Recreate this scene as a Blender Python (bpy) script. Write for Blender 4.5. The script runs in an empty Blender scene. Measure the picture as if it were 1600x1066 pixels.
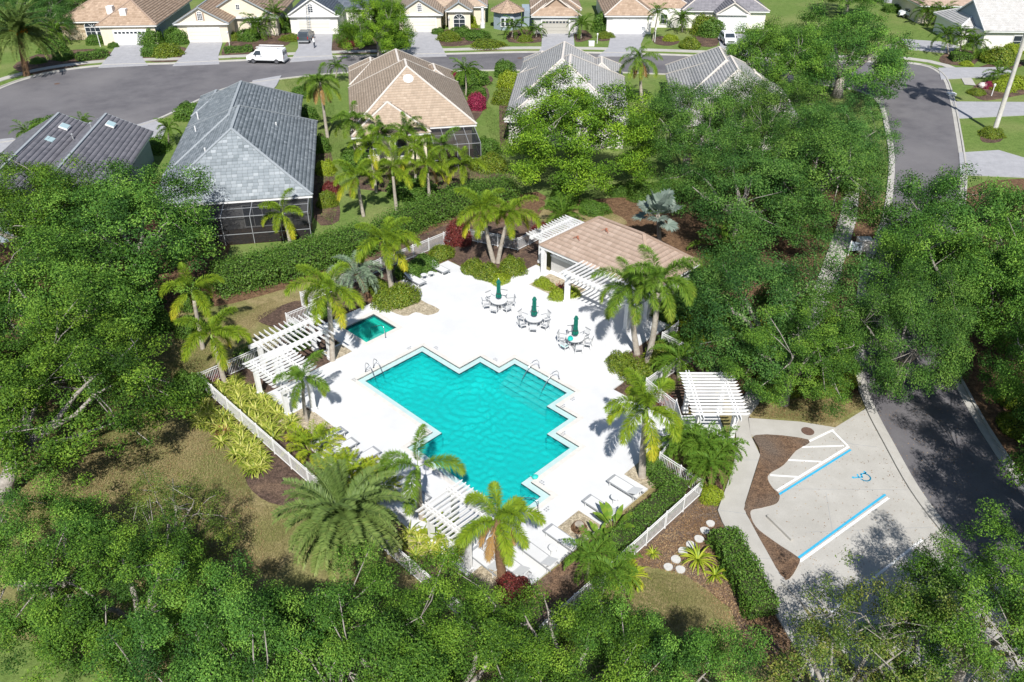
import bpy, math, random
import numpy as np
from mathutils import Vector, Matrix
from mathutils.geometry import tessellate_polygon

# ------------------------------------------------------------------ camera, sky, sun, exposure
SC = bpy.context.scene
COL = SC.collection
CAM_H = 31.0
PITCH = math.radians(33.33)
FPX = 1244.0
cam = bpy.data.cameras.new('camera')
cam.sensor_width = 36.0
cam.lens = 36.0 * FPX / 1600.0
cam.clip_start = 0.5
cam.clip_end = 3000
cam_o = bpy.data.objects.new('camera', cam)
COL.objects.link(cam_o)
cam_o.location = (0, 0, CAM_H)
cam_o.rotation_euler = (math.pi / 2 - PITCH, 0, 0)
SC.camera = cam_o

SUN_EL = math.radians(48)
SUN_AZ_FROM = math.radians(-88)          # direction towards the sun, measured from +X: behind the drone
W = bpy.data.worlds.new('World')
SC.world = W
W.use_nodes = True
wn = W.node_tree
bg = wn.nodes['Background']
sky = wn.nodes.new('ShaderNodeTexSky')
sky.sky_type = 'NISHITA'
sky.sun_disc = False
sky.sun_elevation = SUN_EL
sky.sun_rotation = math.pi / 2 - SUN_AZ_FROM
sky.air_density = 1.0
sky.dust_density = 0.6
wn.links.new(sky.outputs[0], bg.inputs[0])
bg.inputs[1].default_value = 0.085
sun = bpy.data.lights.new('sun', 'SUN')
sun.energy = 5.0
sun.angle = math.radians(0.55)
sun.color = (1.0, 0.965, 0.92)
sun_o = bpy.data.objects.new('sun', sun)
COL.objects.link(sun_o)
sd = Vector((math.cos(SUN_AZ_FROM) * math.cos(SUN_EL), math.sin(SUN_AZ_FROM) * math.cos(SUN_EL), math.sin(SUN_EL)))
sun_o.rotation_euler = sd.to_track_quat('Z', 'Y').to_euler()
sun_o.location = (0, -40, 80)
SC.view_settings.view_transform = 'Standard'
SC.view_settings.look = 'None'
SC.view_settings.gamma = 1
SC.view_settings.exposure = 0.30
SC.view_settings.use_curve_mapping = False
SC.render.engine = 'CYCLES'
SC.cycles.max_bounces = 6
SC.cycles.transparent_max_bounces = 10
SC.cycles.transmission_bounces = 4
SC.cycles.diffuse_bounces = 3
SC.cycles.use_denoising = True
SC.cycles.sample_clamp_indirect = 4

# ------------------------------------------------------------------ survey: the measured plan of the place
def gp(px, py, z=0.0):
    """plan position of a point seen at (px, py) in the survey photograph, standing at height z"""
    c, s = math.cos(PITCH), math.sin(PITCH)
    dx, dv = (px - 800) / FPX, -(py - 533) / FPX
    d = (dx, c + dv * s, -s + dv * c)
    t = (CAM_H - z) / -d[2]
    return Vector((d[0] * t, d[1] * t, z))
K = CAM_H / 28.0
YAW = math.radians(-44.35)
UX, UY = math.cos(YAW), math.sin(YAW)
def Q(u, v, z=0.0):
    """pool-terrace grid: u along the terrace, v across it"""
    return Vector((K * (-8.62 + u * UX - v * UY), K * (38.35 + u * UY + v * UX), z))

rnd = random.Random(7)
R_ = np.random.default_rng(11)

# ------------------------------------------------------------------ mesh helpers
class MB:
    def __init__(s): s.v = []; s.f = []; s.t = []
    def add(s, vf, tint=None, M=None):
        v, f = vf
        n = len(s.v)
        if M is not None: v = [M @ Vector(p) for p in v]
        s.v.extend([tuple(p) for p in v])
        s.f.extend([tuple(i + n for i in q) for q in f])
        s.t.extend([0.5 if tint is None else tint] * len(f))
        return s
    def mesh(s, name='mesh', smooth=False):
        me = bpy.data.meshes.new(name)
        me.from_pydata(s.v, [], s.f)
        a = me.attributes.new('tint', 'FLOAT', 'FACE')
        a.data.foreach_set('value', np.array(s.t, dtype=np.float32))
        if smooth:
            me.polygons.foreach_set('use_smooth', [True] * len(me.polygons))
        me.update()
        return me
def npmesh(name, V, F, T=None, smooth=False):
    V = np.asarray(V, dtype=np.float32); F = np.asarray(F, dtype=np.int32)
    k = F.shape[1]
    me = bpy.data.meshes.new(name)
    me.vertices.add(len(V)); me.vertices.foreach_set('co', V.ravel())
    me.loops.add(F.size); me.loops.foreach_set('vertex_index', F.ravel())
    me.polygons.add(len(F))
    me.polygons.foreach_set('loop_start', np.arange(0, F.size, k, dtype=np.int32))
    if smooth: me.polygons.foreach_set('use_smooth', np.ones(len(F), dtype=bool))
    a = me.attributes.new('tint', 'FLOAT', 'FACE')
    a.data.foreach_set('value', (np.full(len(F), .5) if T is None else T).astype(np.float32))
    me.update(calc_edges=True)
    return me
def box(x0, y0, z0, x1, y1, z1):
    v = [(x0,y0,z0),(x1,y0,z0),(x1,y1,z0),(x0,y1,z0),(x0,y0,z1),(x1,y0,z1),(x1,y1,z1),(x0,y1,z1)]
    f = [(3,2,1,0),(4,5,6,7),(0,1,5,4),(1,2,6,5),(2,3,7,6),(3,0,4,7)]
    return v, f
def beam(p0, p1, w, h, up=(0,0,1)):
    """a bar of w x h from p0 to p1 (centre line)"""
    p0, p1 = Vector(p0), Vector(p1)
    d = (p1 - p0).normalized(); up = Vector(up)
    if abs(d.dot(up)) > .98: up = Vector((1,0,0))
    s = d.cross(up).normalized(); t = s.cross(d).normalized()
    a, b = s * (w / 2), t * (h / 2)
    v = [p0-a-b, p0+a-b, p0+a+b, p0-a+b, p1-a-b, p1+a-b, p1+a+b, p1-a+b]
    f = [(3,2,1,0),(4,5,6,7),(0,1,5,4),(1,2,6,5),(2,3,7,6),(3,0,4,7)]
    return v, f
def tube(path, rad, n=8, caps=True):
    path = [Vector(p) for p in path]
    if not hasattr(rad, '__len__'): rad = [rad] * len(path)
    v, f = [], []
    ref = Vector((0.31, 0.77, 0.55)).normalized()
    for i, p in enumerate(path):
        d = (path[min(i+1, len(path)-1)] - path[max(i-1, 0)]).normalized()
        s = d.cross(ref)
        if s.length < .05: s = d.cross(Vector((1,0,0)))
        s.normalize(); t = d.cross(s)
        for k in range(n):
            a = 2 * math.pi * k / n
            v.append(p + (s * math.cos(a) + t * math.sin(a)) * rad[i])
    for i in range(len(path) - 1):
        for k in range(n):
            f.append((i*n+k, i*n+(k+1) % n, (i+1)*n+(k+1) % n, (i+1)*n+k))
    if caps:
        f.append(tuple(range(n))[::-1]); f.append(tuple((len(path)-1)*n+k for k in range(n)))
    return v, f
def lathe(prof, n=16, c=(0,0)):
    v, f = [], []
    for r, z in prof:
        for k in range(n):
            a = 2 * math.pi * k / n
            v.append((c[0] + r * math.cos(a), c[1] + r * math.sin(a), z))
    for i in range(len(prof) - 1):
        for k in range(n):
            f.append((i*n+k, i*n+(k+1) % n, (i+1)*n+(k+1) % n, (i+1)*n+k))
    f.append(tuple(range(n))[::-1]); f.append(tuple((len(prof)-1)*n+k for k in range(n)))
    return v, f
def area2(P): return sum(P[i][0]*P[(i+1) % len(P)][1] - P[(i+1) % len(P)][0]*P[i][1] for i in range(len(P)))
def slab(poly, z0, z1, holes=(), bottom=False):
    """flat slab over a plan polygon (list of Vectors) with holes"""
    def ccw(P, pos):
        P = [Vector((p[0], p[1], 0)) for p in P]
        return P if (area2(P) > 0) == pos else P[::-1]
    loops = [ccw(poly, True)] + [ccw(h, False) for h in holes]
    tri = tessellate_polygon(loops)
    flat = [p for l in loops for p in l]
    v = [(p.x, p.y, z1) for p in flat]; f = []
    for a, b, c in tri:
        pa, pb, pc = flat[a], flat[b], flat[c]
        cr = (pb.x-pa.x)*(pc.y-pa.y) - (pb.y-pa.y)*(pc.x-pa.x)
        f.append((a, b, c) if cr > 0 else (a, c, b))
    n = len(flat); v += [(p.x, p.y, z0) for p in flat]
    i0 = 0
    if z1 > z0:
        for l in loops:
            m = len(l)
            for i in range(m):
                a, b = i0 + i, i0 + (i+1) % m
                f.append((a + n, b + n, b, a))
            i0 += m
    return v, f

# ------------------------------------------------------------------ object helpers
def ob(name, me, mat=None, parent=None, loc=None, rot=None, scale=None):
    if isinstance(me, tuple): me = MB().add(me).mesh(name)
    elif isinstance(me, MB): me = me.mesh(name)
    o = bpy.data.objects.new(name, me)
    if me is not None and mat is not None and not me.materials: me.materials.append(mat)
    COL.objects.link(o)
    if loc is not None: o.location = loc
    if rot is not None: o.rotation_euler = rot if hasattr(rot, '__len__') else (0, 0, rot)
    if scale is not None: o.scale = scale if hasattr(scale, '__len__') else (scale,) * 3
    if parent is not None: o.parent = parent
    return o
def thing(name, label, cat, loc=(0,0,0), rz=0.0, group=None, scale=None):
    o = ob(name, None, None, None, loc, rz, scale)
    return tag(o, label, cat, group)
def tag(o, label, cat, group=None):
    o['label'] = label; o['category'] = cat
    if group: o['group'] = group
    return o
def struct(o): o['kind'] = 'structure'; return o
def stuff(o): o['kind'] = 'stuff'; return o

# ------------------------------------------------------------------ materials
def nodes(name):
    m = bpy.data.materials.new(name); m.use_nodes = True
    nt = m.node_tree
    return m, nt, nt.nodes['Principled BSDF']
def mat(name, c1, c2=None, rough=.7, scale=3.0, detail=6, bump=0.0, bscale=40.0, spec=.35, metal=0.0, world=True, c3=None, s3=.4, f3=(.45, .6), fine=0.0, fs=16.0):
    m, nt, bs = nodes(name)
    N, L = nt.nodes.new, nt.links.new
    bs.inputs['Roughness'].default_value = rough
    bs.inputs['Specular IOR Level'].default_value = spec
    bs.inputs['Metallic'].default_value = metal
    bs.inputs['Base Color'].default_value = (*c1, 1)
    if c2 is None and bump == 0: return m
    if world:
        src = N('ShaderNodeNewGeometry').outputs['Position']
    else:
        src = N('ShaderNodeTexCoord').outputs['Object']
    if c2 is not None:
        no = N('ShaderNodeTexNoise'); no.inputs['Scale'].default_value = scale; no.inputs['Detail'].default_value = detail
        no.inputs['Roughness'].default_value = .65
        L(src, no.inputs['Vector'])
        cr = N('ShaderNodeValToRGB'); cr.color_ramp.elements[0].position = .36; cr.color_ramp.elements[1].position = .66
        cr.color_ramp.elements[0].color = (*c1, 1); cr.color_ramp.elements[1].color = (*c2, 1)
        L(no.outputs[0], cr.inputs[0])
        out = cr.outputs[0]
        if c3 is not None:
            n3 = N('ShaderNodeTexNoise'); n3.inputs['Scale'].default_value = s3; n3.inputs['Detail'].default_value = 5
            L(src, n3.inputs['Vector'])
            r3 = N('ShaderNodeValToRGB'); r3.color_ramp.elements[0].position = f3[0]; r3.color_ramp.elements[1].position = f3[1]
            L(n3.outputs[0], r3.inputs[0])
            mx = N('ShaderNodeMix'); mx.data_type = 'RGBA'
            L(r3.outputs[0], mx.inputs[0]); L(out, mx.inputs[6]); mx.inputs[7].default_value = (*c3, 1)
            out = mx.outputs[2]
        if fine:
            nf = N('ShaderNodeTexNoise'); nf.inputs['Scale'].default_value = fs; nf.inputs['Detail'].default_value = 4; nf.inputs['Roughness'].default_value = .8
            L(src, nf.inputs['Vector'])
            mr = N('ShaderNodeMapRange'); mr.inputs[1].default_value = .3; mr.inputs[2].default_value = .7; mr.inputs[3].default_value = 1 - fine; mr.inputs[4].default_value = 1 + fine
            L(nf.outputs[0], mr.inputs[0])
            vm = N('ShaderNodeVectorMath'); vm.operation = 'SCALE'; L(out, vm.inputs[0]); L(mr.outputs[0], vm.inputs['Scale']); out = vm.outputs[0]
        L(out, bs.inputs['Base Color'])
    if bump:
        nb = N('ShaderNodeTexNoise'); nb.inputs['Scale'].default_value = bscale; nb.inputs['Detail'].default_value = 5
        L(src, nb.inputs['Vector'])
        bp = N('ShaderNodeBump'); bp.inputs['Strength'].default_value = bump; bp.inputs['Distance'].default_value = .05
        L(nb.outputs[0], bp.inputs['Height']); L(bp.outputs[0], bs.inputs['Normal'])
    return m
def tintmat(name, cols, rough=.55, trans=0.0, spec=.4, vary=0.0):
    """colour runs over the per-face tint of the mesh (each leaf, tile or stone has its own)"""
    m, nt, bs = nodes(name)
    N, L = nt.nodes.new, nt.links.new
    at = N('ShaderNodeAttribute'); at.attribute_name = 'tint'
    cr = N('ShaderNodeValToRGB')
    el = cr.color_ramp.elements
    while len(el) < len(cols): el.new(.5)
    for i, c in enumerate(cols):
        el[i].position = i / (len(cols) - 1); el[i].color = (*c, 1)
    L(at.outputs['Fac'], cr.inputs[0])
    out = cr.outputs[0]
    if vary:                                   # every plant its own shade
        oi = N('ShaderNodeObjectInfo'); hs = N('ShaderNodeHueSaturation')
        for k, (lo, hi) in (('Hue', (.5 - .028*vary, .5 + .018*vary)), ('Value', (1 - .25*vary, 1 + .22*vary)), ('Saturation', (1 + .04*vary, 1 - .10*vary))):
            mr = N('ShaderNodeMapRange'); mr.inputs[3].default_value = lo; mr.inputs[4].default_value = hi
            if k == 'Value':
                m2 = N('ShaderNodeMath'); m2.operation = 'MULTIPLY'; m2.inputs[1].default_value = 7.31; f2 = N('ShaderNodeMath'); f2.operation = 'FRACT'
                L(oi.outputs['Random'], m2.inputs[0]); L(m2.outputs[0], f2.inputs[0]); L(f2.outputs[0], mr.inputs[0])
            else: L(oi.outputs['Random'], mr.inputs[0])
            L(mr.outputs[0], hs.inputs[k])
        L(out, hs.inputs['Color']); out = hs.outputs[0]
    L(out, bs.inputs['Base Color'])
    bs.inputs['Roughness'].default_value = rough
    bs.inputs['Specular IOR Level'].default_value = spec
    if trans:
        tr = N('ShaderNodeBsdfTranslucent'); mx = N('ShaderNodeMixShader')
        L(out, tr.inputs[0])
        mx.inputs[0].default_value = trans
        L(bs.outputs[0], mx.inputs[1]); L(tr.outputs[0], mx.inputs[2])
        L(mx.outputs[0], nt.nodes['Material Output'].inputs[0])
    return m
M = {}
M['dry'] = mat('dry_grass', (.20,.165,.075), (.31,.25,.13), .95, 1.3, 10, .6, 30, .1, c3=(.17,.18,.06), s3=.25, f3=(.42,.65), fine=.5, fs=9)
M['lawn'] = mat('lawn_grass', (.105,.165,.038), (.15,.215,.055), .95, 1.2, 10, .5, 25, .1, c3=(.20,.225,.08), s3=.12, f3=(.45,.75), fine=.35, fs=5)
M['litter'] = mat('leaf_litter', (.085,.05,.03), (.21,.13,.075), .95, 3, 10, .6, 30, .1, fine=.6, fs=10)
M['mulch'] = mat('bark_mulch', (.06,.042,.034), (.15,.10,.075), .95, 4, 12, .9, 26, .1, c3=(.20,.135,.09), s3=.7, f3=(.5,.75), fine=.7, fs=12)
M['rmulch'] = mat('red_mulch', (.10,.065,.045), (.23,.145,.09), .95, 4, 12, .9, 26, .1, c3=(.15,.115,.09), s3=.35, f3=(.42,.66), fine=.75, fs=12)
M['gravel'] = mat('river_gravel', (.30,.25,.17), (.52,.45,.33), .9, 5, 8, .9, 22, .2, fine=.65, fs=13)
M['deck'] = mat('white_deck', (.66,.665,.665), (.60,.605,.605), .6, .5, 8, .06, 60, .3)
M['coping'] = mat('coping_stone', (.60,.575,.53), (.68,.655,.61), .6, 3, 6, .1, 50, .3)
M['concrete'] = mat('concrete', (.41,.395,.36), (.47,.455,.42), .85, .8, 9, .15, 40, .2, c3=(.36,.345,.31), s3=.25, f3=(.5,.8), fine=.10, fs=20)
M['drive'] = mat('driveway_paver', (.33,.33,.345), (.39,.39,.405), .85, 1.0, 8, .15, 30, .2, fine=.10, fs=6)
M['asphalt'] = mat('asphalt', (.115,.11,.118), (.16,.154,.16), .9, .35, 12, .3, 60, .2, c3=(.185,.177,.18), s3=.09, f3=(.45,.72), fine=.12, fs=14)
M['white'] = mat('white_paint', (.80,.80,.80), (.70,.70,.685), .5, 2.2, 8)
M['linew'] = mat('road_paint_white', (.80,.80,.80), (.70,.70,.69), .7, 6, 8)
M['lineb'] = mat('road_paint_blue', (.03,.36,.60), (.05,.42,.64), .7, 6, 8)
M['steel'] = mat('stainless_steel', (.55,.56,.58), rough=.22, metal=1.0)
M['grey'] = mat('grey_metal', (.30,.31,.32), rough=.5)
M['dark'] = mat('dark_metal', (.04,.042,.045), rough=.5)
M['green'] = mat('green_canvas', (.006,.115,.085), (.010,.15,.11), .85, 6, 5, .2, 40, .2)
M['teal'] = mat('teal_plastic', (.02,.50,.44), rough=.5)
M['glass'] = mat('window_glass', (.035,.045,.055), rough=.08, spec=.8)
M['tiledark'] = mat('waterline_tile', (.015,.06,.075), rough=.25)
M['plaster'] = mat('pool_plaster', (.06,.60,.595), (.08,.66,.645), .7, 1.2, 5)
M['ledge'] = mat('pool_ledge', (.42,.58,.57), (.48,.63,.62), .5, 2, 5)
M['spaplaster'] = mat('spa_plaster', (.06,.70,.60), (.08,.76,.66), .7, 1.2, 5)
M['stucco_cream'] = mat('cream_stucco', (.70,.62,.49), (.76,.68,.55), .9, 2, 6, .1, 60, .2)
M['stucco_white'] = mat('white_stucco', (.74,.71,.66), (.80,.77,.72), .9, 2, 6, .1, 60, .2)
M['stucco_grey'] = mat('grey_stucco', (.50,.49,.47), (.56,.55,.53), .9, 2, 6, .1, 60, .2)
M['stucco_blue'] = mat('blue_grey_stucco', (.27,.33,.38), (.31,.37,.42), .9, 2, 6, .1, 60, .2)
M['stone'] = tintmat('stone_veneer', [(.30,.22,.14), (.52,.42,.29), (.62,.52,.38)], .85)
M['felt_joint_shade'] = mat('roof_underlay_joint_shade', (.09,.082,.078), rough=.95)  # underlay kept dark so its colour stands in for shadow in the tile joints
M['tile_tan'] = tintmat('tan_roof_tile', [(.30,.215,.15), (.375,.275,.20), (.45,.34,.25)], .75, spec=.25)
M['tile_beige'] = tintmat('beige_roof_tile', [(.33,.26,.195), (.39,.305,.23), (.45,.36,.275)], .75, spec=.25)
M['tile_pink'] = tintmat('salmon_roof_tile', [(.33,.245,.19), (.385,.29,.23), (.44,.34,.275)], .75, spec=.25)
M['tile_slate'] = tintmat('grey_slate_tile', [(.16,.185,.20), (.235,.265,.285), (.34,.37,.39)], .7, spec=.3)
M['tile_mauve'] = tintmat('mauve_grey_tile', [(.165,.16,.178), (.20,.195,.212), (.24,.23,.25)], .7, spec=.3)
M['tile_light'] = tintmat('light_grey_tile', [(.41,.40,.385), (.46,.45,.435), (.51,.50,.485)], .75, spec=.25)
M['tile_blue'] = tintmat('blue_grey_tile', [(.07,.085,.11), (.10,.12,.15), (.13,.15,.18)], .7, spec=.3)
M['cap_white'] = mat('white_ridge_mortar', (.58,.53,.47), (.66,.61,.55), .85, 4, 5)
M['cap_grey'] = mat('grey_ridge_cap', (.27,.30,.315), (.34,.365,.385), .8, 4, 5)
M['cap_tan'] = mat('tan_ridge_cap', (.33,.24,.18), (.39,.29,.225), .8, 4, 5)
M['garage'] = mat('garage_door_cream', (.70,.66,.58), rough=.6)
M['garagew'] = mat('garage_door_white', (.80,.80,.80), rough=.5)
M['garageg'] = mat('garage_door_greige', (.44,.42,.37), rough=.6)
M['bark'] = mat('oak_bark', (.20,.18,.155), (.40,.37,.33), .95, 5, 10, .6, 18, .1, world=False)
M['palmbark'] = mat('palm_bark', (.30,.26,.21), (.46,.42,.36), .9, 4, 8, .5, 14, .15, world=False)
M['palmfibre'] = mat('palm_fibre_bark', (.13,.075,.045), (.25,.155,.09), .95, 8, 8, .8, 20, .1, world=False)
M['palmwhite'] = mat('pale_palm_bark', (.44,.42,.38), (.58,.56,.52), .85, 3, 8, .3, 14, .15, world=False)
M['shaft'] = mat('palm_crownshaft', (.16,.26,.05), (.25,.34,.09), .6, 2, 5, world=False)
M['rachis'] = mat('frond_stalk', (.34,.36,.10), rough=.6)
M['oak'] = tintmat('oak_leaves', [(.024,.072,.011), (.056,.145,.017), (.103,.23,.024), (.20,.355,.042)], .6, .18, .18, .5)
M['oakb'] = tintmat('bright_leaves', [(.04,.10,.010), (.09,.20,.015), (.15,.29,.02), (.25,.41,.028)], .6, .2, .18, .3)
M['oakd'] = tintmat('deep_green_leaves', [(.021,.068,.014), (.048,.13,.021), (.086,.20,.03), (.165,.305,.052)], .6, .18, .18, .5)
M['oaks'] = tintmat('thin_olive_leaves', [(.05,.095,.015), (.10,.17,.023), (.16,.23,.035), (.26,.26,.05)], .55, .22, .3)
M['hedge'] = tintmat('hedge_leaves', [(.035,.09,.012), (.072,.16,.018), (.115,.22,.028), (.20,.29,.055)], .55, .2, .3)
M['bush'] = tintmat('clipped_bush_leaves', [(.07,.13,.012), (.13,.205,.016), (.20,.26,.02), (.30,.27,.03)], .5, .2, .4)
M['lime'] = tintmat('lime_leaves', [(.12,.20,.012), (.24,.34,.018), (.38,.46,.03), (.52,.55,.07)], .5, .25, .4)
M['varieg'] = tintmat('variegated_leaves', [(.09,.16,.015), (.24,.32,.025), (.42,.46,.07), (.60,.58,.17)], .5, .22, .4)
M['red'] = tintmat('red_leaves', [(.07,.012,.014), (.13,.022,.022), (.22,.045,.035), (.33,.10,.06)], .5, .2, .4)
M['magenta'] = tintmat('magenta_flowers', [(.10,.03,.03), (.24,.02,.06), (.40,.03,.10), (.5,.10,.16)], .6, .2, .3)
M['fox'] = tintmat('foxtail_frond', [(.09,.18,.014), (.18,.29,.018), (.30,.39,.025), (.55,.50,.035)], .6, .28, .25)
M['foxg'] = tintmat('green_frond', [(.06,.15,.016), (.11,.22,.022), (.18,.29,.03), (.34,.38,.045)], .6, .25, .25)
M['date'] = tintmat('date_frond', [(.07,.13,.03), (.125,.20,.045), (.20,.28,.07), (.34,.36,.11)], .5, .2, .4)
M['bis'] = tintmat('silver_frond', [(.13,.18,.145), (.20,.26,.215), (.28,.34,.285), (.38,.41,.32)], .6, .15, .35)
M['pindo'] = tintmat('blue_green_frond', [(.11,.18,.12), (.19,.27,.17), (.28,.36,.23), (.38,.43,.28)], .55, .15, .35)
M['orange'] = mat('orange_dates', (.55,.24,.015), (.70,.33,.02), .6, 9, 4)

def screen_mat():
    m, nt, bs = nodes('lanai_screen')
    N, L = nt.nodes.new, nt.links.new
    bs.inputs['Base Color'].default_value = (.014,.015,.018, 1); bs.inputs['Roughness'].default_value = .8
    t = N('ShaderNodeBsdfTransparent'); mx = N('ShaderNodeMixShader'); mx.inputs[0].default_value = .30
    L(bs.outputs[0], mx.inputs[1]); L(t.outputs[0], mx.inputs[2]); L(mx.outputs[0], nt.nodes['Material Output'].inputs[0])
    return m
M['screen'] = screen_mat()
def water_mat(name, tint, body, fac):
    m, nt, bs = nodes(name)
    N, L = nt.nodes.new, nt.links.new
    bs.inputs['Base Color'].default_value = (*body, 1); bs.inputs['Roughness'].default_value = .04; bs.inputs['IOR'].default_value = 1.33
    t = N('ShaderNodeBsdfTransparent'); t.inputs[0].default_value = (*tint, 1)
    mx = N('ShaderNodeMixShader'); mx.inputs[0].default_value = fac
    nb = N('ShaderNodeTexNoise'); nb.inputs['Scale'].default_value = 8.5; nb.inputs['Detail'].default_value = 4; nb.inputs['Distortion'].default_value = .8
    L(N('ShaderNodeNewGeometry').outputs['Position'], nb.inputs['Vector'])
    bp = N('ShaderNodeBump'); bp.inputs['Strength'].default_value = .5; bp.inputs['Distance'].default_value = .10
    L(nb.outputs[0], bp.inputs['Height']); L(bp.outputs[0], bs.inputs['Normal'])
    L(bs.outputs[0], mx.inputs[1]); L(t.outputs[0], mx.inputs[2]); L(mx.outputs[0], nt.nodes['Material Output'].inputs[0])
    return m
M['water'] = water_mat('pool_water', (.42,.96,.92), (.008,.50,.495), .52)
M['spawater'] = water_mat('spa_water', (.50,.96,.88), (.02,.44,.37), .62)
# ------------------------------------------------------------------ the setting
POOL = [(0,0),(0,4.25),(3.45,4.25),(3.45,6.0),(5.1,6.0),(5.1,7.35),(9.35,7.35),(9.35,5.6),(11.0,5.6),(11.0,3.8),(12.65,3.8),(12.65,.05),(14.0,.05),(14.0,-1.95),(6.85,-1.95),(6.85,-.15),(0,-.15)][::-1]
POOL = [p for p in POOL if p != (0,0)]
SPA = [(-5.55,2.45),(-3.3,2.45),(-3.3,4.7),(-5.55,4.7)]
def offset(P, d):
    if area2(P) < 0: P = P[::-1]
    out = []
    for i in range(len(P)):
        a, b, c = P[i-1], P[i], P[(i+1) % len(P)]
        e1 = Vector((b[0]-a[0], b[1]-a[1])).normalized(); e2 = Vector((c[0]-b[0], c[1]-b[1])).normalized()
        n1, n2 = Vector((e1.y, -e1.x)), Vector((e2.y, -e2.x))
        o = n1 * d + (n2 * d if abs(n1.dot(n2)) < .5 else Vector((0,0)))
        out.append((b[0] + o.x, b[1] + o.y))
    return out
def QP(P): return [Q(*p) for p in P]
GUT = offset(POOL, .35); COPE = offset(POOL, .62)
SGUT = offset(SPA, .10); SCOPE = offset(SPA, .42)
def GP(L, z=0): return [gp(x, y, z) for x, y in L]
def smooth(P, n=3, closed=True):
    """round a hand-measured outline (Catmull-Rom)"""
    out = []; m = len(P)
    for i in range(m if closed else m - 1):
        p0, p1, p2, p3 = [P[(i + k) % m] if closed else P[min(max(i + k, 0), m - 1)] for k in (-1, 0, 1, 2)]
        for j in range(n):
            t = j / n
            out.append(tuple(.5 * ((2*p1[c]) + (-p0[c]+p2[c])*t + (2*p0[c]-5*p1[c]+4*p2[c]-p3[c])*t*t + (-p0[c]+3*p1[c]-3*p2[c]+p3[c])*t**3) for c in (0, 1)))
    if not closed: out.append(tuple(P[-1][:2]))
    return out

big = [Vector((-450,-60,0)), Vector((450,-60,0)), Vector((450,520,0)), Vector((-450,520,0))]
struct(ob('ground', slab(big, 0, 0, [QP(COPE), QP(SCOPE)]), M['dry']))
far = GP([(-260,430),(345,432),(545,392),(700,338),(842,322),(1100,330),(1380,300),(1900,330)]) + [Vector((400,440,0)), Vector((-400,440,0))]
struct(ob('lawn', slab(far, 0, .015), M['lawn']))
def patch(name, L, m, z, z0=0.0, sm=True, n=3):
    P = GP(smooth(L, n) if sm else L)
    return struct(ob(name, slab(P, z0, z), M[m]))
# planted ground
patch('leaf_litter_ground', [(860,330),(950,310),(1100,300),(1250,250),(1370,260),(1360,400),(1345,560),(1330,650),(1180,660),(1150,620),(1110,560),(1080,500),(1000,430)], 'litter', .02)
patch('leaf_litter_ground', [(1500,300),(1650,300),(1750,520),(1750,900),(1620,770),(1545,690),(1500,610),(1486,540),(1492,420)], 'litter', .02)
patch('leaf_litter_ground', [(-150,300),(60,300),(330,290),(350,420),(240,510),(150,590),(60,640),(-150,640)], 'litter', .02)
patch('leaf_litter_ground', [(300,455),(420,440),(520,400),(650,370),(700,330),(840,300),(840,340),(760,400),(640,415),(540,420),(450,450),(330,480)], 'litter', .022)
patch('dry_lawn_patch', [(850,350),(900,330),(960,335),(980,350),(950,352),(900,345)], 'dry', .03)
patch('mulch_bed', [(318,590),(345,590),(360,640),(400,680),(440,715),(500,770),(470,790),(420,785),(385,755),(372,700),(340,640)], 'mulch', .02)
patch('mulch_bed', [(400,500),(430,482),(478,470),(530,500),(520,555),(505,575),(450,600),(425,560),(440,520)], 'mulch', .025)
patch('mulch_bed', [(480,470),(560,410),(700,350),(850,345),(845,410),(800,440),(770,445),(700,405),(620,440),(590,470),(525,500)], 'mulch', .03, sm=False)
patch('mulch_bed', [(325,600),(330,585),(400,560),(470,600),(560,690),(640,780),(700,860),(800,1010),(720,960),(640,885),(490,760)], 'mulch', .024, sm=False)
patch('mulch_bed', [(950,570),(985,545),(1010,500),(1060,500),(1100,545),(1140,600),(1075,640),(1055,652),(995,632),(958,610),(985,591)], 'mulch', .03, sm=False)
patch('mulch_bed', [(820,925),(1020,770),(1045,745),(1030,705),(1060,690),(1130,690),(1150,700),(1143,740),(1121,800),(1128,818),(1215,965),(1260,1040),(1230,1080),(1170,1010),(1140,950),(1080,905),(1010,885),(985,880),(940,930),(800,1040)], 'rmulch', .02, sm=False)
patch('dry_lawn_patch', [(985,895),(1020,888),(1070,900),(1125,940),(1150,990),(1165,1040),(1150,1100),(1000,1100),(950,1000),(960,930)], 'dry', .03)
patch('mulch_island', [(1180,683),(1262,690),(1243,706),(1224,728),(1203,741),(1199,752),(1207,766),(1217,776),(1213,788),(1190,795),(1172,801),(1180,826),(1210,850),(1243,872),(1248,882),(1226,908),(1196,862),(1166,806),(1164,790),(1187,714)], 'rmulch', .16, n=4)
patch('dry_lawn_patch', [(1175,655),(1172,630),(1200,600),(1260,590),(1345,620),(1350,640),(1318,662),(1300,668),(1240,660)], 'dry', .05)
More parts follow.
